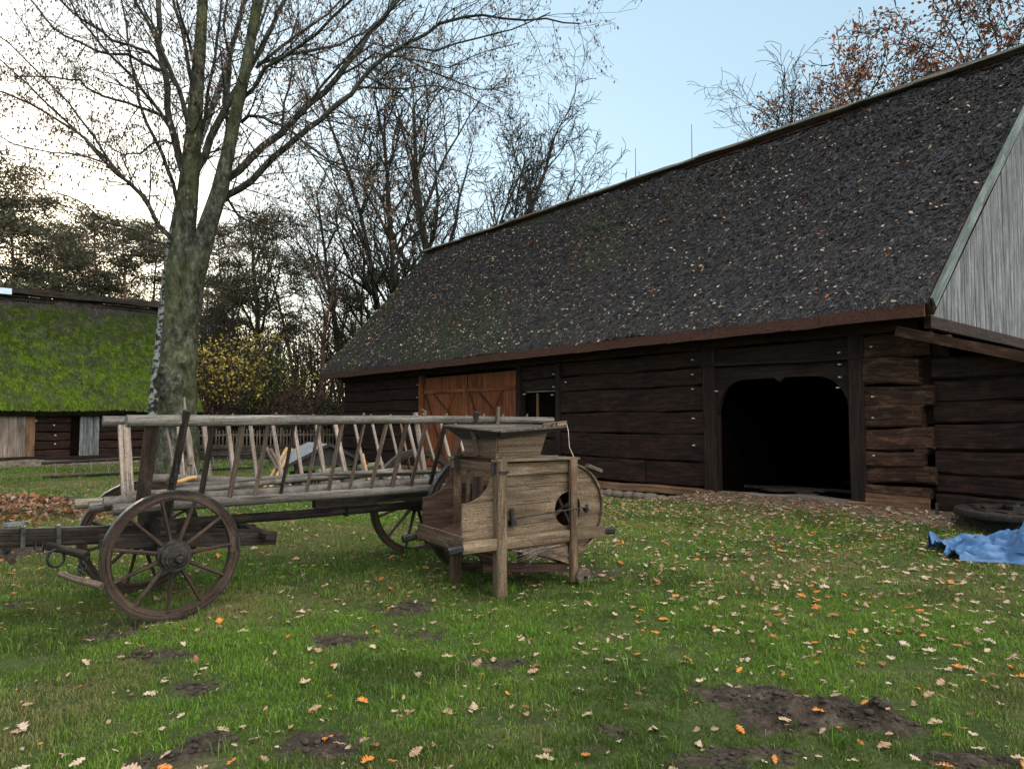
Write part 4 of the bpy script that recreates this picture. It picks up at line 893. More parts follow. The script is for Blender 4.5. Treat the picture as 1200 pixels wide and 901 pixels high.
#PART3
# ------------------------------------------------------------ trees
def bark_mat(name, c1, c2, c3, scale=3, moss=None, stretch=.35):
    m, n, b = newmat(name, .95, .1); oc = n.nodes.new('ShaderNodeTexCoord').outputs['Object']
    t = noise(n, mapping(n, oc, (1, 1, stretch)), scale*4, 6, .7); t_ = noise(n, oc, scale*.5, 4, .6)
    r = ramp(n, [(.3, c1), (.5, c2), (.7, c3)]); n.links.new(t.outputs[0], r.inputs[0]); c = r.outputs[0]
    if moss:
        rr = ramp(n, [(.40, (0, 0, 0)), (.60, (.6, .6, .6))]); n.links.new(t_.outputs[0], rr.inputs[0]); c = mixc(n, rr.outputs[0], c, moss)
    dk_ = noise(n, mapping(n, oc, (1, 1, .55)), scale*1.4, 6, .75); r6 = ramp(n, [(.40, (.30, .30, .30)), (.52, (1, 1, 1)), (.7, (1.35, 1.35, 1.3))]); n.links.new(dk_.outputs[0], r6.inputs[0]); c = mixc(n, .85, c, r6.outputs[0], 'MULTIPLY')
    n.links.new(c, b.inputs['Base Color']); bump(n, b, t.outputs[0], 1., .05); return m
BK = dict(
 big=bark_mat('mossy_smooth_bark', (.016, .016, .012), (.060, .060, .045), (.17, .17, .135), 2.2, (.075, .080, .030), .6),
 limb=bark_mat('limb_bark', (.030, .028, .025), (.062, .058, .050), (.10, .098, .085), 4, (.05, .058, .034)),
 twig=bark_mat('twig_bark', (.030, .022, .020), (.055, .043, .038), (.085, .07, .06), 6),
 pine=bark_mat('pine_bark', (.06, .032, .024), (.13, .070, .050), (.21, .125, .090), 2),
 dark=bark_mat('dark_far_bark', (.018, .014, .012), (.038, .030, .026), (.065, .052, .045), 2, (.035, .042, .022)))
m_, n_, b_ = newmat('birch_bark', .8, .2); oc_ = n_.nodes.new('ShaderNodeTexCoord').outputs['Object']
tt = noise(n_, mapping(n_, oc_, (1.6, 1.6, 2.2)), 3.2, 5, .7); rr_ = ramp(n_, [(.47, (.025, .022, .02)), (.53, (.26, .26, .24)), (.8, (.38, .37, .35))]); n_.links.new(tt.outputs[0], rr_.inputs[0]); n_.links.new(rr_.outputs[0], b_.inputs['Base Color']); BK['birch'] = m_
def seg_mesh(name, segs, mat, sides=4, color=None):
    S_ = np.array([(a.x, a.y, a.z, b_.x, b_.y, b_.z, r0, r1) for a, b_, r0, r1 in segs], float)
    p0, p1, r0, r1 = S_[:, :3], S_[:, 3:6], S_[:, 6], S_[:, 7]
    d = p1-p0; d /= np.maximum(np.linalg.norm(d, axis=1, keepdims=True), 1e-6)
    ref = np.where(np.abs(d[:, 2:3]) > .9, np.array([[1., 0, 0]]), np.array([[0, 0, 1.]])); x = np.cross(d, ref); x /= np.linalg.norm(x, axis=1, keepdims=True); y = np.cross(d, x)
    an = 2*PI*np.arange(sides)/sides; o = x[:, None]*np.cos(an)[None, :, None]+y[:, None]*np.sin(an)[None, :, None]
    V = np.concatenate([p0[:, None]+o*r0[:, None, None], p1[:, None]+d[:, None]*(r1[:, None, None]*.4)+o*r1[:, None, None]], 1).reshape(-1, 3)
    i = np.arange(sides); j = (i+1) % sides; q = np.stack([i, j, j+sides, i+sides], -1)
    F = (np.arange(len(S_))[:, None, None]*2*sides+q[None]).reshape(-1, 4)
    return mesh_np(name, V, [F], mat, None, True)
def rnd_perp(d, rg):
    v = Vector((rg.gauss(0, 1), rg.gauss(0, 1), rg.gauss(0, 1))); v = v-d*v.dot(d); return v.normalized() if v.length > 1e-4 else d.orthogonal().normalized()
def grow(segs, tips, p, d, Ln, r, lvl, rg, P):
    k = P['n'][lvl]; st = Ln/k; pos = p.copy(); dr = d.copy(); pts = [(pos.copy(), r)]
    for i in range(k):
        dr = (dr+rnd_perp(dr, rg)*P['wob'][lvl]+Vector((0, 0, P['up'][lvl]))).normalized()
        r1 = max(r*(1-(i+1)/k*(1-P['tap'])), P['rmin']); r0 = pts[-1][1]; q = pos+dr*st; segs.append((pos.copy(), q.copy(), r0, r1)); pos = q; pts.append((pos.copy(), r1))
        if lvl < P['max']:
            f = (i+1)/k
            if f >= P['start'][lvl]:
                for c in range(P['kids'][lvl] if rg.random() < .8 else P['kids'][lvl]+1):
                    a_ = math.radians(rg.uniform(*P['ang'][lvl])); nd = (dr*math.cos(a_)+rnd_perp(dr, rg)*math.sin(a_)).normalized()
                    grow(segs, tips, pos, nd, Ln*P['ratio'][lvl]*rg.uniform(.6, 1.15)*(1.15-.5*f), r1*P['rr'], lvl+1, rg, P)
        elif rg.random() < P.get('tip', .5): tips.append((pos.copy(), dr.copy()))
def leaf_quads(name, tips, mat, n_each, size, cols, rng, hang=True, spread=.15, aspect=2.2):
    m = len(tips)*n_each; T = np.repeat(np.array([t[0][:] for t in tips]), n_each, 0)+rng.normal(0, spread, (m, 3))
    s = rng.uniform(.6, 1.3, m)*size
    if hang: a_ = np.stack([rng.normal(0, .25, m), rng.normal(0, .25, m), -np.ones(m)], -1)
    else: a_ = rng.normal(0, 1, (m, 3))
    a_ /= np.linalg.norm(a_, axis=1, keepdims=True); b_ = np.cross(a_, rng.normal(0, 1, (m, 3))); b_ /= np.linalg.norm(b_, axis=1, keepdims=True)
    a_ *= s[:, None]; b_ *= s[:, None]/aspect; c_ = np.cross(a_, b_); c_ = c_/np.linalg.norm(c_, axis=1, keepdims=True)*s[:, None]*.15
    V = np.stack([T, T+a_*.5+b_*.5+c_, T+a_, T+a_*.5-b_*.5+c_], 1).reshape(-1, 3); F = np.arange(m*4).reshape(-1, 4)
    C = np.array(cols)[rng.integers(0, len(cols), m)]*rng.uniform(.6, 1.3, (m, 1))
    return mesh_np(name, V, [F], mat, np.repeat(C, 4, 0))
flm = colmat('tree_leaf', .75, .15, .25)
# --- the big double-stemmed tree with hanging seed bunches
TD = 18.0; tb = gnd(208, 563); tb.z = 0
bt = thing('bare_tree', 'big double-stemmed green-barked tree behind the wagon, bare but hung with brown seed bunches', 'tree', tb, 0)
def tp(u, v, dy=0): return at(u, v, tb.y+dy)-tb
rgt = random.Random(5); nrg = np.random.default_rng(6)
def knotty(name, pts, mat, parent, n=16, seed=1, amp=.12, sub=4, burls=(), groove=False):
    """pts: (u, v, width px, dy)"""
    P_ = []; R_ = []
    for (a_, b_) in zip(pts[:-1], pts[1:]):
        for i in range(sub):
            f = i/sub; P_.append(tp(a_[0]+(b_[0]-a_[0])*f, a_[1]+(b_[1]-a_[1])*f, a_[3]+(b_[3]-a_[3])*f)); R_.append((a_[2]+(b_[2]-a_[2])*f)/2/F_PX*tb.y)
    a_ = pts[-1]; P_.append(tp(a_[0], a_[1], a_[3])); R_.append(a_[2]/2/F_PX*tb.y)
    V = []; k = len(P_)
    for i, (p, r) in enumerate(zip(P_, R_)):
        for j in range(n):
            an = 2*PI*j/n; c_, s_ = math.cos(an), math.sin(an)
            h = 1+amp*2*(float(fbm(np.array([c_*1.3+seed+5]), np.array([s_*1.3+p.z*.8]), 3, seed))-.5)+amp*.7*(float(fbm(np.array([c_*4+seed]), np.array([s_*4+p.z*3]), 2, seed+2))-.5)
            for (ba, bz, bs_, bh) in burls:
                da = (an-ba+PI) % (2*PI)-PI; q_ = (da*r/bs_)**2+((p.z-bz)/bs_)**2; h += bh*math.exp(-q_*1.5)*(1-.9*math.exp(-q_*9))
            if groove:
                gc = 1.5*PI+.25+.1*math.sin(p.z*2); da = (an-gc+PI) % (2*PI)-PI; h -= .26*math.exp(-(da/.22)**2)*min(max((p.z-2.2)/1.8, 0), 1)
            V.append((p.x+c_*r*h, p.y+s_*r*h, p.z))
    F = [(i*n+j, i*n+(j+1) % n, (i+1)*n+(j+1) % n, (i+1)*n+j) for i in range(k-1) for j in range(n)]
    return link(name, mesh_np(name, V, [np.array(F)], mat, None, True), parent), P_, R_
trunk, _, _ = knotty('trunk', [(207, 572, 56, 0), (208, 560, 47, 0), (209, 520, 42, 0), (209, 470, 40, 0), (208, 440, 41, 0), (210, 425, 39, 0), (212, 395, 36, 0), (214, 360, 38, 0), (216, 325, 42, 0), (218, 300, 40, 0), (218, 285, 30, 0)], BK['big'], bt, 56, 3, .20, 12, [(4.45, 2.85, .20, .45), (5.05, 2.55, .22, .45), (4.55, 2.25, .18, .42), (5.3, 3.1, .16, .36), (3.9, 2.5, .18, .4), (4.9, 2.0, .16, .3), (4.3, 3.4, .14, .26), (5.0, 1.5, .12, .2)], True)
knotty('stem', [(211, 330, 26, .1), (214, 290, 27, 0), (218, 250, 25, 0), (223, 200, 22, 0), (227, 150, 18, .1), (231, 100, 16, .3), (234, 60, 14, .4), (238, 0, 12, .5), (243, -70, 10, .6), (248, -160, 6, .7)], BK['big'], trunk, 16, 8, .08)
knotty('stem', [(225, 345, 20, 0), (231, 310, 24, -.1), (243, 265, 22, -.2), (258, 222, 19, -.3), (267, 180, 15, -.4), (275, 140, 14, -.5), (286, 90, 12.5, -.7), (295, 40, 11, -.8), (303, 0, 12, -.9), (315, -80, 8, -1), (330, -170, 5, -1.2)], BK['big'], trunk, 16, 9, .08)
for (u, v, r, dy) in ():
    me = stone_mesh(1, int(u), 1).copy(); me.materials.clear(); me.materials.append(BK['big']); o = link('burr', me, trunk, tp(u, v, dy+.15)); o.scale = (r, r*.6, r*.9)
LIMBS = [([(221, 240), (228, 190), (238, 150), (243, 110), (252, 70), (258, 20), (262, -30)], 6, 3, 1.6, 0),
 ([(258, 220), (264, 170), (262, 120), (270, 70), (282, 20), (290, -40)], 6, 3, 1.8, -.2),
 ([(214, 260), (203, 215), (190, 180), (172, 145), (160, 100), (150, 50), (142, 0)], 6, 2.5, 1.4, 0),
 ([(210, 300), (190, 285), (160, 270), (130, 262), (100, 240), (60, 225)], 3.4, 1.3, -1.8, 0),
 ([(230, 90), (222, 50), (212, 20), (206, -20)], 5, 2.5, -1.2, .3),
 ([(290, 85), (296, 50), (310, 15), (322, -30)], 5, 2.5, 1.2, -.7),
 ([(219, 225), (216, 205), (204, 160), (196, 125), (192, 80), (187, 30), (183, -30), (178, -90)], 11, 6, 1.0, 0),
 ([(225, 165), (222, 152), (210, 105), (198, 78), (180, 40), (160, 5), (135, -40)], 8, 3, -1.5, 0),
 ([(231, 122), (228, 110), (218, 60), (205, 10), (195, -50)], 7, 3, 1.5, 0),
 ([(254, 224), (264, 211), (290, 190), (328, 158), (362, 122), (396, 90), (422, 58), (449, 24), (480, -20), (505, -60)], 11, 5, 1.5, 0),
 ([(250, 242), (268, 228), (295, 212), (321, 184), (350, 160), (377, 140), (400, 119), (419, 100), (437, 78), (475, 52), (515, 28), (545, 20), (590, 22), (640, 22), (680, 28)], 10, 1.6, -1.5, 0),
 ([(224, 215), (241, 181), (255, 145), (272, 113), (290, 85), (306, 57), (320, 30), (334, 0), (350, -40), (365, -80)], 11, 4, 0.5, 0),
 ([(302, 75), (340, 64), (377, 57), (400, 52), (425, 40), (455, 15), (490, -12)], 5, 2, 2.5, 0.25),
 ([(277, 130), (280, 120), (310, 80), (350, 55), (390, 20), (430, -20)], 6, 3, -2.5, 0),
 ([(276, 141), (291, 136), (310, 138), (330, 147), (355, 166), (385, 188), (415, 198), (450, 200), (476, 195)], 5, 1.6, -2.0, 0),
 ([(253, 232), (268, 235), (280, 254), (300, 262), (330, 260), (355, 265)], 4.5, 1.5, 1.2, 0),
 ([(277, 138), (265, 130), (270, 80), (262, 30), (268, -40)], 6, 3, 1.8, 0),
 ([(215, 292), (205, 285), (193, 272), (181, 255), (172, 238), (155, 218), (138, 205), (112, 178), (86, 152), (50, 130), (22, 116), (-5, 106)], 7, 2, -1.5, 0),
 ([(175, 240), (155, 218), (128, 189), (102, 165), (75, 140), (45, 112), (19, 87), (-10, 62)], 4.5, 1.6, 1.5, -0.35),
 ([(199, 140), (170, 128), (151, 121), (121, 113), (94, 94), (60, 90), (20, 90)], 4.5, 1.6, -0.8, 0.4),
 ([(192, 84), (150, 64), (113, 60), (75, 42), (50, 18), (28, -8)], 4.5, 2, 0.8, 0.5),
 ([(211, 106), (175, 62), (132, 48), (100, 26), (70, 0)], 4.5, 2, -2, -0.5),
 ([(207, 172), (193, 165), (165, 180), (145, 182), (118, 165)], 3.2, 1.3, 0.5, 0.1),
 ([(330, 155), (333, 120), (342, 85), (341, 50), (350, 15)], 3.6, 1.5, -0.5, 0.3),
 ([(400, 88), (440, 62), (470, 66), (520, 90), (560, 105), (600, 112)], 3.6, 1.2, 1.0, 0.8),
 ([(418, 102), (455, 104), (500, 100), (540, 108), (580, 130)], 3.2, 1.2, 2.0, -0.65),
 ([(390, 80), (440, 50), (480, 70), (525, 80), (570, 60), (610, 50)], 3.0, 1.2, 2.5, 0.8),
 ([(199, 150), (170, 110), (150, 85), (120, 55), (95, 25), (70, -20)], 5, 2, -1.2, 0.3),
 ([(150, 214), (110, 160), (80, 120), (45, 85), (10, 50), (-20, 30)], 3.5, 1.4, 2.0, -0.7),
 ([(192, 60), (180, 30), (165, 0), (150, -40)], 4, 2, 1.0, 0.5),
 ([(300, 80), (330, 55), (365, 30), (400, 0), (430, -30)], 5, 2, 0.8, 0.3),
 ([(360, 125), (400, 75), (430, 40), (460, 10), (500, -30)], 4, 1.5, -1.5, 0.6),
 ([(470, 55), (510, 60), (560, 45), (600, 35), (645, 15)], 3, 1.2, -2, -1),
 ([(430, 90), (470, 110), (500, 150), (520, 170)], 3, 1.2, 1, -0.6),
 ([(120, 190), (80, 180), (40, 175), (0, 160)], 2.6, 1.2, -2.5, -0.9),
 ([(425, 196), (440, 225), (445, 260)], 2.6, 1.2, -2.5, -1.6),
 ([(355, 166), (380, 200), (400, 240)], 2.6, 1.2, -1, -1.0),
 ([(300, 262), (330, 280), (350, 300)], 2.4, 1.2, 1.5, 0.6)]
PB = dict(n=[5, 4, 3], wob=[.20, .24, .3], up=[.05, .03, -.03], kids=[1, 1, 1], ang=[(25, 60), (25, 60), (20, 60)], ratio=[.62, .55], start=[.25, .3], tap=.3, rr=.62, rmin=.0045, max=2, tip=.22)
segs = []; tips = []; thick = []
for pts, w0_, w1_, dend, d0_ in LIMBS:
    k = len(pts); PP = [tp(u, v, d0_+(dend-d0_)*(i/(k-1))**1.2) for i, (u, v) in enumerate(pts)]; RR = [.9*(w0_+(w1_-w0_)*i/(k-1))/2/F_PX*tb.y for i in range(k)]
    m = MB(); sm_ = []; sr_ = []
    for i in range(k-1):
        for f in (0, .5):
            q = PP[i].lerp(PP[i+1], f)
            if f: q = q+Vector((rgt.gauss(0, .03), rgt.gauss(0, .05), rgt.gauss(0, .03)))
            sm_.append(q); sr_.append(RR[i]+(RR[i+1]-RR[i])*f)
    sm_.append(PP[-1]); sr_.append(RR[-1]); m.tube(sm_, sr_, 8); m.build('limb', BK['limb'], trunk)
    for i in range(1, len(sm_)):
        d = (sm_[i]-sm_[i-1]).normalized()
        for c in range(1 if rgt.random() < .55 or sr_[i] > .05 else 2):
            if sm_[i].z > 1.0+13.5: continue
            a_ = math.radians(rgt.uniform(25, 70)); nd = (d*math.cos(a_)+rnd_perp(d, rgt)*math.sin(a_)+Vector((0, 0, .1))).normalized()
            grow(segs, tips, sm_[i].lerp(sm_[i-1], rgt.random()), nd, rgt.uniform(.9, 2.3), min(sr_[i]*.5, .022), 0, rgt, PB)
        if rgt.random() < .6: tips.append((sm_[i], d))

crown = link('crown', seg_mesh('crown', segs, BK['twig'], 3), bt)
link('seed_bunches', leaf_quads('seed_bunches', tips, flm, 2, .10, [(.11, .07, .055), (.16, .11, .08), (.28, .20, .14), (.07, .05, .045)], nrg, True, .07), crown)
print('big tree', len(segs), len(tips))
# --- birch just behind it
bb = gnd(176, 556); bb.z = 0
birch = thing('birch_tree', 'slim leaning white and black birch trunk just behind the big double-stemmed tree', 'tree', bb, 0)
bp_ = [(176, 562, 13), (181, 520, 12), (186, 470, 11), (192, 410, 10), (199, 340, 9.5), (205, 280, 9), (216, 215, 8.5), (240, 150, 8), (262, 90, 7), (275, 45, 6), (290, -10, 5), (300, -60, 4)]
bp_ = [(u-6*max(0, min(1, (v-150)/200)), v, w_) for u, v, w_ in bp_]
m = MB(); BPt = [at(u, v, bb.y+.3*i/11)-bb for i, (u, v, w_) in enumerate(bp_)]; m.tube(BPt, [w_/2/F_PX*bb.y for _, _, w_ in bp_], 10, True, True, .05); m.build('trunk', BK['birch'], birch)
segs = []; tips = []
for i in range(6, 12):
    for c in range(3):
        d = (BPt[i]-BPt[i-1]).normalized(); nd = (d*.6+rnd_perp(d, rgt)*.8).normalized(); grow(segs, tips, BPt[i].lerp(BPt[i-1], rgt.random()), nd, rgt.uniform(1, 2), .022, 0, rgt, PB)
link('crown', seg_mesh('crown', segs, BK['twig'], 3), birch)

# --- generic bare trees
def bare(seed, H, r, stems=1, P=None, leaves=None, bark='dark', lean=.1, sides=3):
    rg = random.Random(seed); segs = []; tips = []
    Q = dict(n=[9, 6, 5, 4], wob=[.10, .17, .24, .3], up=[.03, .07, .05, .0], kids=[2, 1, 1, 1], ang=[(25, 50), (25, 50), (25, 60), (20, 60)], ratio=[.50, .52, .55], start=[.30, .1, .1], tap=.25, rr=.66, rmin=.013, max=3, tip=.4)
    if P: Q.update(P)
    for s_ in range(stems):
        a_ = rg.uniform(0, 2*PI); d = Vector((math.cos(a_)*lean, math.sin(a_)*lean, 1)).normalized() if stems == 1 else Vector((math.cos(a_+s_*2.4)*.26, math.sin(a_+s_*2.4)*.26, 1)).normalized()
        grow(segs, tips, Vector((0, 0, -.1)), d, H*rg.uniform(.85, 1), r*(1 if stems == 1 else .7), 0, rg, Q)
    big = [s for s in segs if s[2] > r*.22]; sm = [s for s in segs if s[2] <= r*.22]
    mb_ = seg_mesh('trunk', big, BK[bark], 7); mc = seg_mesh('crown', sm, BK[bark if bark == 'dark' else 'twig'], sides); ml = None
    if leaves: ml = leaf_quads('leaves', tips, flm, leaves[0], leaves[1], leaves[2], np.random.default_rng(seed), False, leaves[3], 1.6)
    print('bare', seed, len(segs), len(tips)); return mb_, mc, ml
def plant(name, meshes, loc, rz, sc, label, cat='tree', group=None, names=('trunk', 'crown', 'leaves')):
    t = thing(name, label, cat, loc, rz, group); t.scale = (sc[0], sc[0], sc[1]) if hasattr(sc, '__len__') else (sc, sc, sc)
    for nm, me in zip(names, meshes):
        if me is not None: link(nm, me, t)
    return t
B1_ = bare(21, 15, .24); B2_ = bare(22, 14, .21, 4, dict(ratio=[.36, .5, .55])); B3_ = bare(33, 16, .21, 1, dict(start=[.45, .2, .1], ratio=[.36, .5, .55])); B4_ = bare(47, 13, .19, 3)
def loc_(u, Y): q = at(u, 500, Y); return Vector((q.x, Y, 0))
BT = [
 (B2_, 470, 36, .5, 1.32, 'bare many-stemmed tree rising left of the ridge end, its base hidden by the roof'),
 (B1_, 505, 40, 1.7, 1.42, 'tall bare tree at the left ridge end, half hidden'),
 (B3_, 548, 42, 2.1, 1.30, 'slender bare tree straight above the left part of the barn ridge'),
 (B2_, 580, 43, 3.1, 1.34, 'bare multi-stemmed tree above the barn ridge, second from the open sky'),
 (B4_, 612, 44, 4.4, 1.08, 'lowest and rightmost bare tree above the left half of the barn ridge'),
 (B4_, 445, 46, 1.2, 1.15, 'bare twiggy tree behind the left eave corner of the barn'),
 (B3_, 415, 50, .2, 1.15, 'tall thin bare tree between the brown oak and the barn gable'),
 (B1_, 300, 50, 2.9, 1.12, 'bare tree behind the pines just right of the big double-stemmed tree'),
 (B3_, 250, 58, 3.7, 1.1, 'bare tree far off, directly behind the big double-stemmed tree'),
 (B1_, 140, 58, 3.9, .95, 'thin bare tree among the pines above the mossy cottage ridge')]
for ms_, u, Y, rz, sc, lb in BT: plant('bare_tree', ms_, loc_(u, Y), rz, sc, lb)
PBH = bare(61, 12.8, .17, 1, dict(kids=[2, 2, 1, 1], rmin=.009, start=[.4, .2, .1]))
t_ = plant('bare_tree', PBH, loc_(884, 31), 2.0, 1.24, 'small bare tree poking up behind the middle of the barn ridge')
OAK = bare(71, 13, .24, 1, dict(kids=[2, 2, 2, 1], start=[.35, .15, .1], ang=[(40, 75), (35, 70), (30, 70), (20, 60)], ratio=[.50, .55, .55]), (2, .15, [(.21, .075, .042), (.28, .105, .055), (.16, .065, .042), (.33, .15, .075)], .14))
plant('oak_tree', OAK, loc_(1050, 27), .6, 1.16, 'oak with rusty orange leaves rising behind the right part of the barn ridge')
plant('oak_tree', OAK, loc_(1215, 29), 2.6, 1.28, 'oak with rusty leaves and dark limbs at the top right corner above the barn ridge')
OAK2 = bare(77, 12.5, .2, 1, dict(start=[.45, .15, .1], ang=[(40, 75), (35, 70), (30, 70), (20, 60)], ratio=[.42, .52, .55]), (1, .13, [(.19, .095, .05), (.26, .13, .06), (.15, .085, .05)], .16), 'pine')
plant('oak_tree', OAK2, loc_(370, 40), 1.1, .98, 'brown-leaved oak standing between the big tree and the left end of the barn')
# --- pines
def pine(seed, H, bare_to=.5, nlimb=22, spread=2.8, dens=46):
    rg = random.Random(seed); nr = np.random.default_rng(seed); segs = []; tr = []; pos = Vector((0, 0, -.1)); d = Vector((rg.gauss(0, .04), rg.gauss(0, .04), 1)).normalized(); pts = [pos.copy()]
    for i in range(14):
        d = (d+Vector((rg.gauss(0, .04), rg.gauss(0, .04), .04))).normalized(); q = pos+d*H/14; tr.append((pos, q, .19*(1-i/16), .19*(1-(i+1)/16))); pos = q; pts.append(q)
    cl = []
    for i in range(nlimb):
        f = bare_to+(1-bare_to)*(i+rg.random())/nlimb; j = f*14; p = pts[int(j)].lerp(pts[min(int(j)+1, 14)], j % 1) if int(j) < 14 else pts[14]
        a_ = rg.uniform(0, 2*PI); L_ = spread*(1.15-abs(f-.72)*1.5)*rg.uniform(.5, 1.1); dd = Vector((math.cos(a_), math.sin(a_), rg.uniform(-.05, .35))).normalized(); r0 = .05
        for s_ in range(5):
            dd = (dd+Vector((rg.gauss(0, .2), rg.gauss(0, .2), rg.gauss(.06, .12)))).normalized(); q = p+dd*L_/5; segs.append((p, q, r0, r0*.75)); r0 *= .75
            if s_ >= 1:
                for _ in range(3):
                    c_ = q+Vector((rg.gauss(0, .45), rg.gauss(0, .45), rg.gauss(.12, .14))); cl.append((c_, rg.uniform(.28, .55))); segs.append((q, c_, .015, .008))
            p = q
    for _ in range(10): cl.append((pts[-1]+Vector((rg.gauss(0, .6), rg.gauss(0, .6), rg.gauss(-.2, .3))), .5))
    C = np.array([c[0][:] for c in cl]); R = np.array([c[1] for c in cl]); m = len(cl)*dens
    ct = np.repeat(C, dens, 0); rr = np.repeat(R, dens); off = nr.normal(0, .5, (m, 3))*rr[:, None]*np.array([1.2, 1.2, .62])
    p = ct+off; a_ = off*np.array([1, 1, .6])+nr.normal(0, .16, (m, 3))+np.array([0, 0, .05]); a_ /= np.linalg.norm(a_, axis=1, keepdims=True); b_ = np.cross(a_, nr.normal(0, 1, (m, 3))); b_ /= np.linalg.norm(b_, axis=1, keepdims=True)
    s = nr.uniform(.10, .20, m)[:, None]; V = np.stack([p-b_*.018, p+b_*.018, p+a_*s+b_*.03, p+a_*s-b_*.03], 1).reshape(-1, 3)
    pal = np.array([[.055, .064, .034], [.085, .088, .050], [.115, .095, .065], [.15, .105, .075]]); cc = pal[nr.choice(4, m, p=[.4, .35, .15, .10])]*nr.uniform(.65, 1.35, (m, 1))
    print('pine', seed, m)
    return seg_mesh('trunk', tr, BK['pine'], 8), seg_mesh('limbs', segs, BK['pine'], 4), mesh_np('crown', V, [np.arange(m*4).reshape(-1, 4)], flm, np.repeat(cc, 4, 0))
P1_ = pine(101, 15, .45, 28, 2.9, 36); P2_ = pine(102, 13.5, .36, 30, 3.3, 36); P3_ = pine(103, 14, .25, 40, 3.0, 34)
PT = [
 (P3_, -25, 40, .2, 1.18, 'tall dense pine at the far left edge above the mossy cottage'),
 (P2_, 12, 43, 1.9, 1.15, 'dark pine just right of the leftmost one, behind the mossy cottage'),
 (P3_, 62, 52, 3.4, 1.10, 'pine in the gap between the two left clumps, behind the cottage ridge'),
 (P1_, 112, 45, .9, 1.02, 'round-topped pine left of the middle of the cottage ridge'),
 (P2_, 150, 44, 2.7, 1.06, 'broad-crowned pine with reddish trunk above the right half of the cottage'),
 (P3_, 178, 50, 5.1, 1.05, 'dense pine close to the left side of the big double-stemmed trunk'),
 (P2_, 95, 60, 4.1, 1.15, 'distant pine behind the round-topped one'),
 (P1_, 268, 46, 3.3, .92, 'pine with a small flat crown just right of the big double-stemmed tree'),
 (P3_, 262, 52, 1.3, .84, 'low dense pine behind the yellow-leaved shrub'),
 (P1_, 345, 46, 2.2, .98, 'reddish-trunked pine directly beside the brown-leaved oak'),
 (P2_, 425, 47, .4, .84, 'pine between the brown-leaved oak and the barn'),
 (P3_, 232, 60, 2.6, 1.0, 'distant dense pine hidden mostly by the big double-stemmed trunk'),
 (P1_, 30, 58, 5.2, 1.2, 'distant pine far behind the left end of the cottage'),
 (P3_, -70, 48, 2.4, 1.2, 'pine just outside the left clump, farthest left of all')]
for ms_, u, Y, rz, sc, lb in PT: plant('pine_tree', ms_, loc_(u, Y), rz, sc, lb, names=('trunk', 'limbs', 'crown'))
# --- shrubs
def shrub(seed, H, W_, nst, leaves, bark='twig', zmin=0., **over):
    rg = random.Random(seed); segs = []; tips = []
    Q = dict(n=[6, 4, 3], wob=[.12, .2, .3], up=[.03, .04, 0], kids=[2, 2, 1], ang=[(20, 45), (25, 55), (20, 60)], ratio=[.38, .5], start=[.25, .1], tap=.3, rr=.55, rmin=.006, max=2, tip=.8)
    Q.update(over)
    for i in range(nst):
        d = Vector((rg.gauss(0, .22), rg.gauss(0, .22), 1)).normalized(); grow(segs, tips, Vector((rg.uniform(-W_, W_), rg.uniform(-W_, W_)*.5, -.05)), d, H*rg.uniform(.6, 1), .035, 0, rg, Q)
    tips = [t_ for t_ in tips if t_[0].z > zmin+.8*rg.random()]
    ml = leaf_quads('leaves', tips, flm, leaves[0], leaves[1], leaves[2], np.random.default_rng(seed), False, leaves[3], 1.5) if leaves else None
    return seg_mesh('stems', segs, BK[bark], 3), ml
YS = shrub(201, 5.0, 1.6, 24, (1, .15, [(.42, .30, .05), (.50, .36, .08), (.30, .26, .06)], .12), 'twig', 1.9, tip=.33)
GS_ = shrub(202, 4.4, 1.2, 20, (1, .15, [(.10, .13, .03), (.16, .19, .045), (.07, .09, .03)], .12), 'twig', 1.5, tip=.35)
RS = shrub(203, 2.6, 1.8, 34, (1, .11, [(.085, .05, .038), (.12, .07, .05), (.06, .04, .032)], .12))
BS = shrub(204, 5.0, 2.0, 30, None, 'dark')
IV = shrub(205, 2.2, 1.6, 30, (2, .10, [(.03, .045, .018), (.045, .06, .025), (.06, .055, .035)], .16), 'dark')
SH = [(YS, 262, 34, 0, 1.12, 'shrub with bright yellow autumn leaves right of the big double-stemmed trunk'), (GS_, 312, 35, 1, 1.0, 'yellow-green leaved shrub right of the bright yellow one'),
 (RS, 345, 33, 2, 1.05, 'low reddish-brown bush below the brown-leaved oak'), (RS, 290, 34, 3.3, .95, 'low reddish-brown bush under the green-leaved shrub'), (BS, 240, 36, .5, .95, 'tangle of bare stems just right of the big double-stemmed trunk'),
 (BS, 388, 36, 2.6, .8, 'tangle of bare stems next to the barn corner'), (IV, 385, 34.5, 1.5, .95, 'dark evergreen bush near the left corner of the barn'), (IV, 330, 37, 4.5, 1.2, 'dark evergreen bush behind the reddish-brown bushes'),
 (RS, 235, 32.5, 5.0, .85, 'low reddish-brown bush at the foot of the yellow-leaved shrub'), (IV, 275, 36, 3.1, 1.1, 'dark evergreen bush behind the yellow-leaved shrub'), (RS, 395, 33.5, .7, .8, 'low reddish-brown bush closest to the barn corner'), (BS, 330, 42, 3.9, 1.0, 'tangle of bare stems far behind the green-leaved shrub')]
for ms_, u, Y, rz, sc, lb in SH: plant('shrub', ms_, loc_(u, Y), rz, sc, lb, 'shrub', names=('stems', 'leaves'))
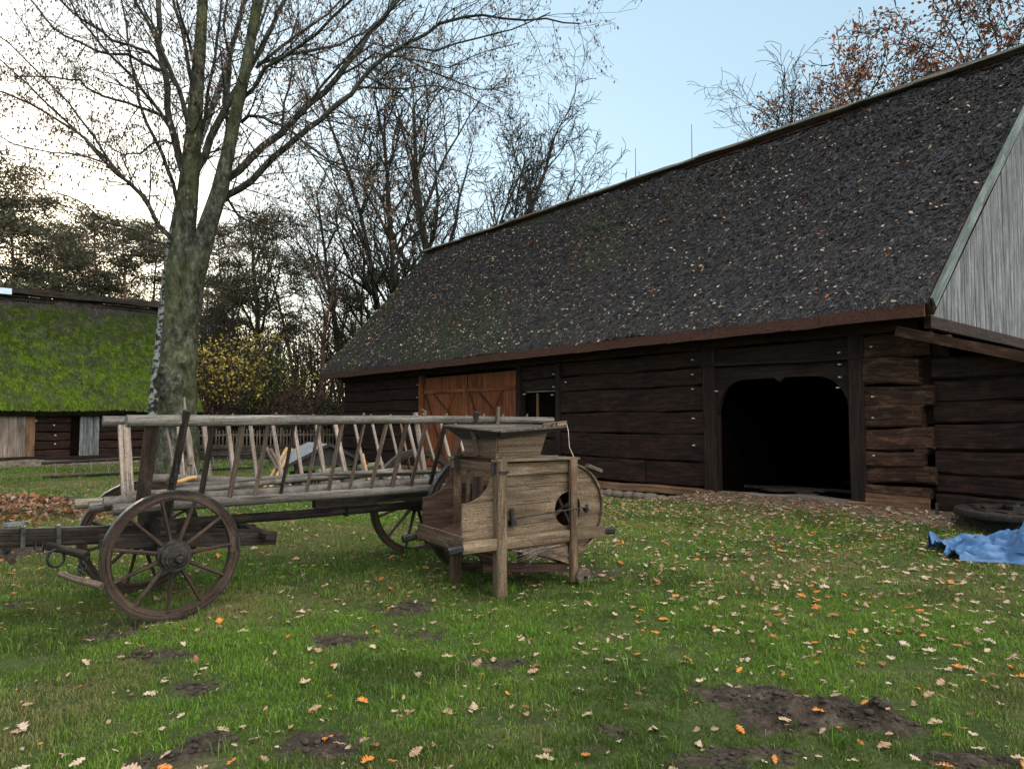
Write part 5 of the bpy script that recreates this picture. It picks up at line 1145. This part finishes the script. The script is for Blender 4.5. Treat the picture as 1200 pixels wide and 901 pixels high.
# --- the wood beyond, reads as one mass
rg = random.Random(9); segs = []; tips = []
QW = dict(n=[6, 3, 2], wob=[.07, .2, .3], up=[.05, .05, 0], kids=[2, 2, 1], ang=[(25, 60), (25, 60), (20, 60)], ratio=[.25, .5], start=[.35, .2], tap=.3, rr=.45, rmin=.012, max=2, tip=.5)
for i in range(330):
    Y = rg.uniform(56, 105); x = rg.uniform(-1.05, .12)*Y; grow(segs, tips, Vector((x, Y, -.1)), Vector((rg.gauss(0, .06), rg.gauss(0, .06), 1)).normalized(), rg.uniform(7, 12.5)*(Y/75), rg.uniform(.10, .2), 0, rg, QW)
for i in range(70):
    Y = rg.uniform(38, 56); x = rg.uniform(-.50, -.24)*Y; grow(segs, [], Vector((x, Y, -.1)), Vector((rg.gauss(0, .05), rg.gauss(0, .05), 1)).normalized(), rg.uniform(6, 10), rg.uniform(.06, .13), 0, rg, QW)
for i in range(900):
    Y = rg.uniform(44, 95); x = rg.uniform(-1.05, .15)*Y; c_ = Vector((x, Y, rg.uniform(.2, 2.6)*(Y/60)))
    tips += [(c_+Vector((rg.gauss(0, 1.4), rg.gauss(0, 1), rg.gauss(0, .6))), c_) for _ in range(14)]
fw = link('far_wood', seg_mesh('far_wood', segs, BK['dark'], 3)); tag(fw, 'mass of thin dark trunks filling the wood behind the fence', 'wood', kind='stuff')
fu = link('undergrowth', leaf_quads('undergrowth', tips, flm, 4, .30, [(.045, .034, .026), (.06, .05, .032), (.035, .04, .022), (.085, .06, .042)], np.random.default_rng(3), False, .5, 1.6)); tag(fu, 'brown and dark green leafy undergrowth between the trunks of the wood', 'undergrowth', kind='stuff')
print('wood', len(segs), len(tips))

# ------------------------------------------------------------ fence
fa, fb = at(228, 500, 29), at(425, 500, 31); fa.z = fb.z = 0
fen = thing('picket_fence', 'weathered wooden picket fence in front of the wood, left of the barn', 'fence', fa, math.atan2(fb.y-fa.y, fb.x-fa.x)); FL = (fb-fa).length
m = MB(); x_ = .05
while x_ < FL: m.beam((x_, -.03, .25), (x_+random.uniform(-.02, .02), -.03, 1.18+random.uniform(-.07, .05)), .045, .02, up=(0, 1, 0)); x_ += random.uniform(.115, .15)
m.build('picket_panel', M['fence'], fen)
for z_ in (.42, .95): m = MB(); m.beam((0, 0, z_), (FL, 0, z_), .04, .08, segs=12, jit=.01); m.build('rail', M['fence'], fen)
for i in range(5): m = MB(); m.beam((.1+i*(FL-.2)/4, .05, -.02), (.1+i*(FL-.2)/4, .05, 1.25), .10, .10, up=(1, 0, 0)); m.build('post', M['fence'], fen)
# low turf and rotten wall bank in front of the fence
m = MB(); ba, bb_ = at(228, 500, 27.5), at(425, 500, 29); ba.z = bb_.z = .22
for k in range(4): m.beam(ba+Vector((0, k*.05, -.25+k*.17)), bb_+Vector((0, k*.05, -.25+k*.17)), .4, .165, segs=16, jit=.03, ch=.03)
o = m.build('low_wall', plain('rotten_wood', (.015, .012, .010), (.05, .04, .032), 5, .95, .8, dist=.03)); tag(o, 'low dark rotten plank wall running below the picket fence', 'wall')
# ------------------------------------------------------------ long ladder lying on its side
la, lb_ = gnd(50, 562), gnd(312, 549); la.z = lb_.z = 0
lad = thing('long_ladder', 'long dark ladder lying on its side in the grass before the cottage and big tree', 'ladder', la, math.atan2(lb_.y-la.y, lb_.x-la.x)); LL = (lb_-la).length
m = MB(); m.pole((0, 0, .06), (LL, 0, .05), .04, .035, 8, 12, .01); m.build('side_rail', M['dark'], lad)
m = MB(); m.pole((0, .2, .44), (LL, .2, .47), .04, .035, 8, 12, .01); m.build('side_rail', M['dark'], lad)
i = 0
while .3+i*.42 < LL:
    m = MB(); m.pole((.3+i*.42, 0, .06), (.3+i*.42+random.uniform(-.03, .03), .2, .44), .016, .016, 6, 2, .002); m.build('rung', M['grey'], lad); i += 1
# pale split pole leaning on the big tree
sp0 = gnd(224, 575); spt = at(216, 466, sp0.y+1.0)
pole = thing('split_pole', 'pale split wooden pole with a splayed foot leaning against the big tree', 'pole', (sp0.x, sp0.y, 0))
m = MB(); q = spt-Vector((sp0.x, sp0.y, 0)); m.tube([(0, 0, .55), q*.4+Vector((0, 0, .35)), q*.72, q], [.075, .065, .05, .02], 7, True, True, .1); m.build('shaft', M['pale'], pole)
for a_ in range(5): m = MB(); m.pole((-.22+a_*.11, random.uniform(-.1, .1), 0), (0, 0, .75), .025, .015, 6, 3, .01); m.build('foot_strut', M['pale'], pole)
# small tarred shelter
sh0 = gnd(372, 575); sh0.z = 0; shl = thing('log_shelter', 'low black wooden shelter with a grey felt gable roof behind the wagon', 'shelter', sh0, math.radians(31))
rw_, rl_ = .82, .85
def shp(name, mat, fn): m = MB(); fn(m); return m.build(name, mat, shl, .003)
shp('roof', M['slate'], lambda m: (m.prism([(-rw_, .66), (0, 1.06), (0, 1.02), (-rw_+.02, .62)], rl_*2, lambda a_, b_, c_: Vector((a_, c_-rl_, b_))), m.prism([(rw_, .66), (0, 1.06), (0, 1.02), (rw_-.02, .62)], rl_*2, lambda a_, b_, c_: Vector((a_, c_-rl_, b_)))))
for y_ in (-.78, .76): shp('gable_board', M['black'], lambda m: m.prism([(-.72, .60), (.72, .60), (.72, .70), (0, 1.01), (-.72, .70)], .03, lambda a_, b_, c_: Vector((a_, y_+c_, b_))))
for y_ in (-.87, .84):
    for sg in (-1, 1): shp('bargeboard', M['black'], lambda m: m.beam((sg*.86, y_, .62), (sg*.0, y_+.003*sg, 1.045), .03, .07))
for x_, y_ in ((-.62, -.66), (.62, -.66), (-.62, .66), (.62, .66)): shp('post', M['black'], lambda m: m.beam((x_, y_, 0), (x_, y_, .64), .09, .09, up=(1, 0, 0)))
shp('box_body', M['black'], lambda m: m.beam((-.5, 0, .22), (.5, 0, .22), .9, .40))
shp('slatted_front', M['pale'], lambda m: [m.beam((-.45+i*.075, -.47, .10), (-.45+i*.075, -.47, .40), .02, .03, up=(1, 0, 0)) for i in range(13)])
# sawhorse with freshly cut ends
sw0 = gnd(326, 580); sw0.z = 0; saw = thing('sawhorse', 'small wooden sawhorse with orange cut ends left of the black shelter', 'sawhorse', sw0, .5)
for y_ in (-.25, .25):
    for sg in (-1, 1): m = MB(); m.pole((-.30*sg, y_, 0), (.22*sg, y_+.01*sg, .98), .04, .035, 8, 3, .004); m.build('leg', M['cut'] if sg == 1 else M['pale'], saw)
m = MB(); m.pole((0, -.35, .55), (0, .35, .55), .035, .035, 8, 2, .002); m.build('crossbar', M['pale'], saw)
# green pole on stones left of the barn door, and rubble
gp0 = at(372, 555, 14.5); gp1 = at(447, 543, 16.5); m = MB(); m.pole(Vector((0, 0, 0)), gp1-gp0, .075, .06, 10, 8, .01)
o = m.build('felled_pole', plain('mossy_pole_bark', (.07, .075, .04), (.20, .20, .13), 8, .9, .7), None, loc=gp0); tag(o, 'long greenish barked pole lying on stones behind the wagon', 'pole')
for i, (u, v, Y, r, lb) in enumerate([(385, 562, 15.2, .30, 'left stone under the greenish pole'), (432, 553, 16.0, .32, 'round pale stone between the greenish pole and the wagon wheel'), (448, 556, 15.6, .26, 'small pale stone just left of the far rear wheel top'), (464, 558, 15.4, .3, 'pale stone seen through the top of the far rear wheel'), (478, 556, 15.9, .26, 'stone behind the far rear wheel, nearest the barn door'), (418, 562, 15.2, .24, 'low brownish stone under the middle of the greenish pole')]):
    q = at(u, v, Y); q.z = r*.35; o = link('field_stone', SM[i % 6], None, q, (0, 0, i)); o.scale = (r, r, r*1.2); tag(o, lb, 'stone', 'stones behind the wagon')
m = MB(); q0 = at(430, 552, 15.0); q0.z = .3; m.pole(Vector((0, 0, 0)), Vector((-.12, .0, .55)), .06, .05, 8, 2, .003); o = m.build('stump_end', M['cut'], None, loc=q0); tag(o, 'short upright piece of cut wood standing by the greenish pole', 'wood piece')
pl0 = gnd(486, 577); plt = at(470, 497, pl0.y+.6); m = MB(); m.beam(Vector((0, 0, 0)), plt-Vector((pl0.x, pl0.y, 0)), .16, .04, up=(1, 0, 0)); o = m.build('leaning_plank', M['sill'], None, .004, loc=(pl0.x, pl0.y, 0)); tag(o, 'orange-brown plank standing aslant behind the wagon ladder', 'plank')

# ------------------------------------------------------------ round wooden platform by the lean-to
pd = thing('round_platform', 'dark round wooden wheel-like platform on blocks by the lean-to wall', 'platform', (0, 0, 0), 0)
c0 = at(1208, 600, 9.6); pd.location = (c0.x, c0.y, 0)
def ppart(name, mat, fn, bv=.004): m = MB(); fn(m); return m.build(name, mat, pd, bv)
ppart('disc', M['dark'], lambda m: m.tube([(0, 0, .235), (0, 0, .24), (0, 0, .325), (0, 0, .33)], [.86, .89, .89, .86], 44, wob=.004), 0)
ppart('disc_rim', M['iron'], lambda m: m.tube([(0, 0, .262), (0, 0, .30)], .900, 44), 0)
for i in range(5): ppart('top_plank', M['dark'], lambda m: m.beam((-.70+abs(i-2)*.12, -.52+i*.26, .338), (.70-abs(i-2)*.12, -.52+i*.26, .338), .24, .02, segs=2, jit=.003))
ppart('hub_block', M['iron'], lambda m: (m.beam((-.38, -.1, .375), (-.02, -.1, .375), .20, .07), m.tube([(-.30, -.1, .40), (-.30, -.1, .45)], [.10, .09], 14), m.tube([(-.30, -.1, .45), (-.30, -.1, .465)], [.12, .12], 14)))
ppart('hub_block', M['dark'], lambda m: m.beam((-.62, .05, .36), (-.40, .02, .37), .12, .06))
ppart('iron_lug', M['iron'], lambda m: (m.tube([(.02, -.08, .34), (.02, -.08, .44)], .03, 8), m.beam((-.02, -.08, .44), (.12, -.06, .44), .05, .03)))
ppart('support_block', M['black'], lambda m: m.beam((-.62, -.1, .12), (.62, -.1, .12), 1.0, .23, segs=2, jit=.01))
# downpipe-like iron stake and a grey stone at the corner
q = at(1098, 600, 10.6); m = MB(); m.tube([(0, 0, 0), (0, 0, .30)], .022, 8); o = m.build('iron_stake', M['tyre'], None, loc=(q.x, q.y, .02)); tag(o, 'short grey iron stake at the corner of barn and lean-to', 'stake')
# ------------------------------------------------------------ blue tarpaulin
tq = gnd(1175, 655); tw_, td_ = 1.15, .52
nxt, nyt = 150, 90
UU, VV = np.meshgrid(np.linspace(-1, 1, nxt), np.linspace(-1, 1, nyt))
def ridge(x, y, s): return 1-np.abs(2*fbm(x, y, 3, s)-1)*2.2
X = UU*tw_*(1+.10*(fbm(VV*2, UU*0+3, 3, 7)-.5)); Y = VV*td_*(1+.5*(fbm(UU*2.5, VV*0, 3, 8)-.5))+.05*np.sin(UU*5)
body = np.clip(1-(np.abs(VV)**2.5), 0, 1)*(.06+.20*smooth(-.62, -.28, UU)*(1-.35*smooth(.2, 1, UU)))*smooth(-1.02, -.82, UU)
H_ = body*(.75+.5*fbm(UU*2, VV*1.5, 3, 12))+.20*np.maximum(ridge(UU*2.2+VV*.9, VV*1.2-UU*.8, 14), 0)**1.5*smooth(1.05, .6, np.abs(VV))+.11*np.maximum(ridge(UU*5+VV*2, VV*3-UU*2, 15), -.3)*smooth(1, .8, np.abs(VV))
X = X+.08*(fbm(UU*4, VV*4, 3, 16)-.5); Y = Y+.12*(fbm(UU*4+9, VV*4, 3, 17)-.5)
H_ = np.maximum(H_, 0)+.012; idx = np.arange(nxt*nyt).reshape(nyt, nxt); FQ = np.stack([idx[:-1, :-1], idx[:-1, 1:], idx[1:, 1:], idx[1:, :-1]], -1).reshape(-1, 4)
tm = plain('blue_tarpaulin', (.024, .078, .19), (.058, .145, .30), 5, .5, .25, spec=.45)
H_ = H_*.8
to = link('tarpaulin', mesh_np('tarpaulin', np.stack([X.ravel(), Y.ravel(), H_.ravel()], -1), [FQ], tm, None, True), None, (tq.x+.60, tq.y+.05, gz(tq.x, tq.y)), (0, 0, -.12)); tag(to, 'crumpled bright blue tarpaulin lying on the grass near the lean-to', 'tarpaulin')
so_m = to.modifiers.new('thick', 'SOLIDIFY'); so_m.thickness = .004
# ------------------------------------------------------------ bricks and logs at the left edge
for i, (u, v, lb) in enumerate([(4, 646, 'pinkish stone at the left edge behind the drawbar'), (24, 642, 'grey rounded stone below the left end of the drawbar'), (40, 641, 'rounded stone right of the grey one below the drawbar'), (62, 637, 'small stone below the drawbar near the iron hook')]):
    q = gnd(u, v-4); r = .11; o = link('field_stone', SM[(i+2) % 6], None, (q.x, q.y, .04), (0, 0, i*2.)); o.scale = (r*1.4, r, r); tag(o, lb, 'stone', 'stones below the drawbar')
# overhead wire
wa, wb = at(-40, 335, 24), at(200, 372, 30); m = MB(); m.tube([wa.lerp(wb, i/10)-Vector((0, 0, .5*(1-(i/5-1)**2))) for i in range(11)], .012, 5, False); o = m.build('overhead_wire', M['iron']); tag(o, 'thin overhead wire sagging above the ridge of the mossy cottage', 'wire')

# ------------------------------------------------------------ fallen leaves
rg = random.Random(77); LM = []
cnames = ['pale tan', 'cream', 'light brown', 'orange', 'dark russet']
for ci in range(5):
    c_ = LEAFC[ci] if ci != 3 else np.array([.55, .19, .035]); mt, n_, b_ = newmat('oak_leaf_'+cnames[ci].replace(' ', '_'), .65, .3)
    t_ = noise(n_, n_.nodes.new('ShaderNodeTexCoord').outputs['Object'], 9, 4); r_ = ramp(n_, [(.35, tuple(c_*.65)), (.65, tuple(c_*1.05))]); n_.links.new(t_.outputs[0], r_.inputs[0]); n_.links.new(r_.outputs[0], b_.inputs['Base Color'])
    for k in range(4):
        V, F = leaf_arr((.3, .6, -.4, .1)[k], ci*7+k); V[:, 0] -= .5; LM.append((ci, mesh_np('oak_leaf', V, [F], mt)))
cand = []
def dens(x, y):
    s = (x-BASE_C.x)*A.x+(y-BASE_C.y)*A.y; ww = (x-BASE_C.x)*N.x+(y-BASE_C.y)*N.y
    if ww > -.25: return 0
    return (3.2+5.5*float(smooth(-1.2, 2.2, x))*float(smooth(4, 6.5, y))+8*float(smooth(-5.5, -1.2, ww))*float(smooth(-2, 1, x)))*(.25+1.5*float(fbm(np.array([x*.9]), np.array([y*.9]), 3, 91)))*(.85 if y < 5.5 else 1)
while len(cand) < 5600:
    y = math.sqrt(rg.uniform(2.9**2, 15**2)); x = rg.uniform(-.82, .82)*y
    if rg.random() < dens(x, y)/17: cand.append((x, y, rg.uniform(.04, .095)))
cand.sort(key=lambda c: -c[2]/c[1])
for x, y, sz in cand[:300]:
    ci = rg.choices(range(5), [.34, .22, .20, .17, .07])[0]; me = rg.choice([m_ for c_, m_ in LM if c_ == ci])
    o = link('oak_leaf', me, None, (x, y, gz(x, y)+.018+rg.random()*.012), (rg.gauss(0, .22), rg.gauss(0, .22), rg.uniform(0, 6.28))); o.scale = (sz, sz*rg.uniform(.8, 1.1), sz)
    tag(o, f'{cnames[ci]} fallen oak leaf lying on the lawn', 'leaf', f'{cnames[ci]} oak leaves fallen on the lawn')
rest = cand[300:]; P = [(x, y, gz(x, y)+.022) for x, y, s in rest]; S_ = [s for _, _, s in rest]
for _ in range(6500):
    y = math.sqrt(rg.uniform(3**2, 20**2)); x = rg.uniform(-.82, .82 if y < 13 else .1)*y
    ww = (x-BASE_C.x)*N.x+(y-BASE_C.y)*N.y
    if ww < -.2: P.append((x, y, gz(x, y)+.018)); S_.append(rg.uniform(.02, .05))
for _ in range(2600):
    s_ = rg.uniform(-4, 11); wv_ = -.15-abs(rg.gauss(0, .8)); g_ = BASE_C+A*s_+N*wv_; P.append((g_.x, g_.y, gz(g_.x, g_.y)+.012)); S_.append(rg.uniform(.03, .08))
leaf_soup('fallen_leaves', P, RN.normal(0, .25, (len(P), 3))+np.array([0, 0, 1]), S_, 8, 'many small dry leaves and leaf scraps strewn across the lawn', 'leaves', [.36, .2, .22, .15, .07])
# raked heap of brown leaves at the left
hp = gnd(25, 603); nl = 2600; a_ = RN.normal(0, 1, (nl, 2))*[1.05, .60]; hgt = .26*np.exp(-(a_[:, 0]/1.0)**2-(a_[:, 1]/.7)**2); Ph = np.stack([hp.x+a_[:, 0], hp.y+a_[:, 1], hgt+RN.uniform(0, .05, nl)], -1)
LEAFC_old = LEAFC; LEAFC = [np.array(c) for c in ([.22, .13, .08], [.30, .21, .15], [.15, .075, .045], [.27, .10, .04], [.09, .05, .035])]
leaf_soup('leaf_heap', Ph, RN.normal(0, .6, (nl, 3))+np.array([0, 0, .7]), RN.uniform(.06, .12, nl), 9, 'raked heap of brown and rusty leaves behind the drawbar', 'leaf heap', [.3, .2, .2, .2, .1])
# soil clods on the bare patches
rg = random.Random(4); Vs = []; Fs = []; ico = SM[0]; iv = np.array([v.co[:] for v in ico.vertices]); ifc = np.array([p.vertices[:] for p in ico.polygons]); off = 0
for (px, py, rx, ry, hh, st) in DIRT:
    if st < .75 or py > 12: continue
    for _ in range(int(60+900*rx*ry)):
        a2, r2 = rg.uniform(0, 6.28), math.sqrt(rg.random()); x, y = px+rx*r2*math.cos(a2), py+ry*r2*math.sin(a2); q = abs(rg.gauss(0, .010))+.003
        Vs.append(iv*[q, q, q*.7]+[x, y, gz(x, y)]); Fs.append(ifc+off); off += len(iv)
cm = plain('soil_clod', (.016, .011, .008), (.060, .044, .034), 30, .95, .5)
o = link('soil_clods', mesh_np('soil_clods', np.concatenate(Vs), [np.concatenate(Fs)], cm)); tag(o, 'crumbs of dark soil on the bare patches and molehills', 'soil', kind='stuff')
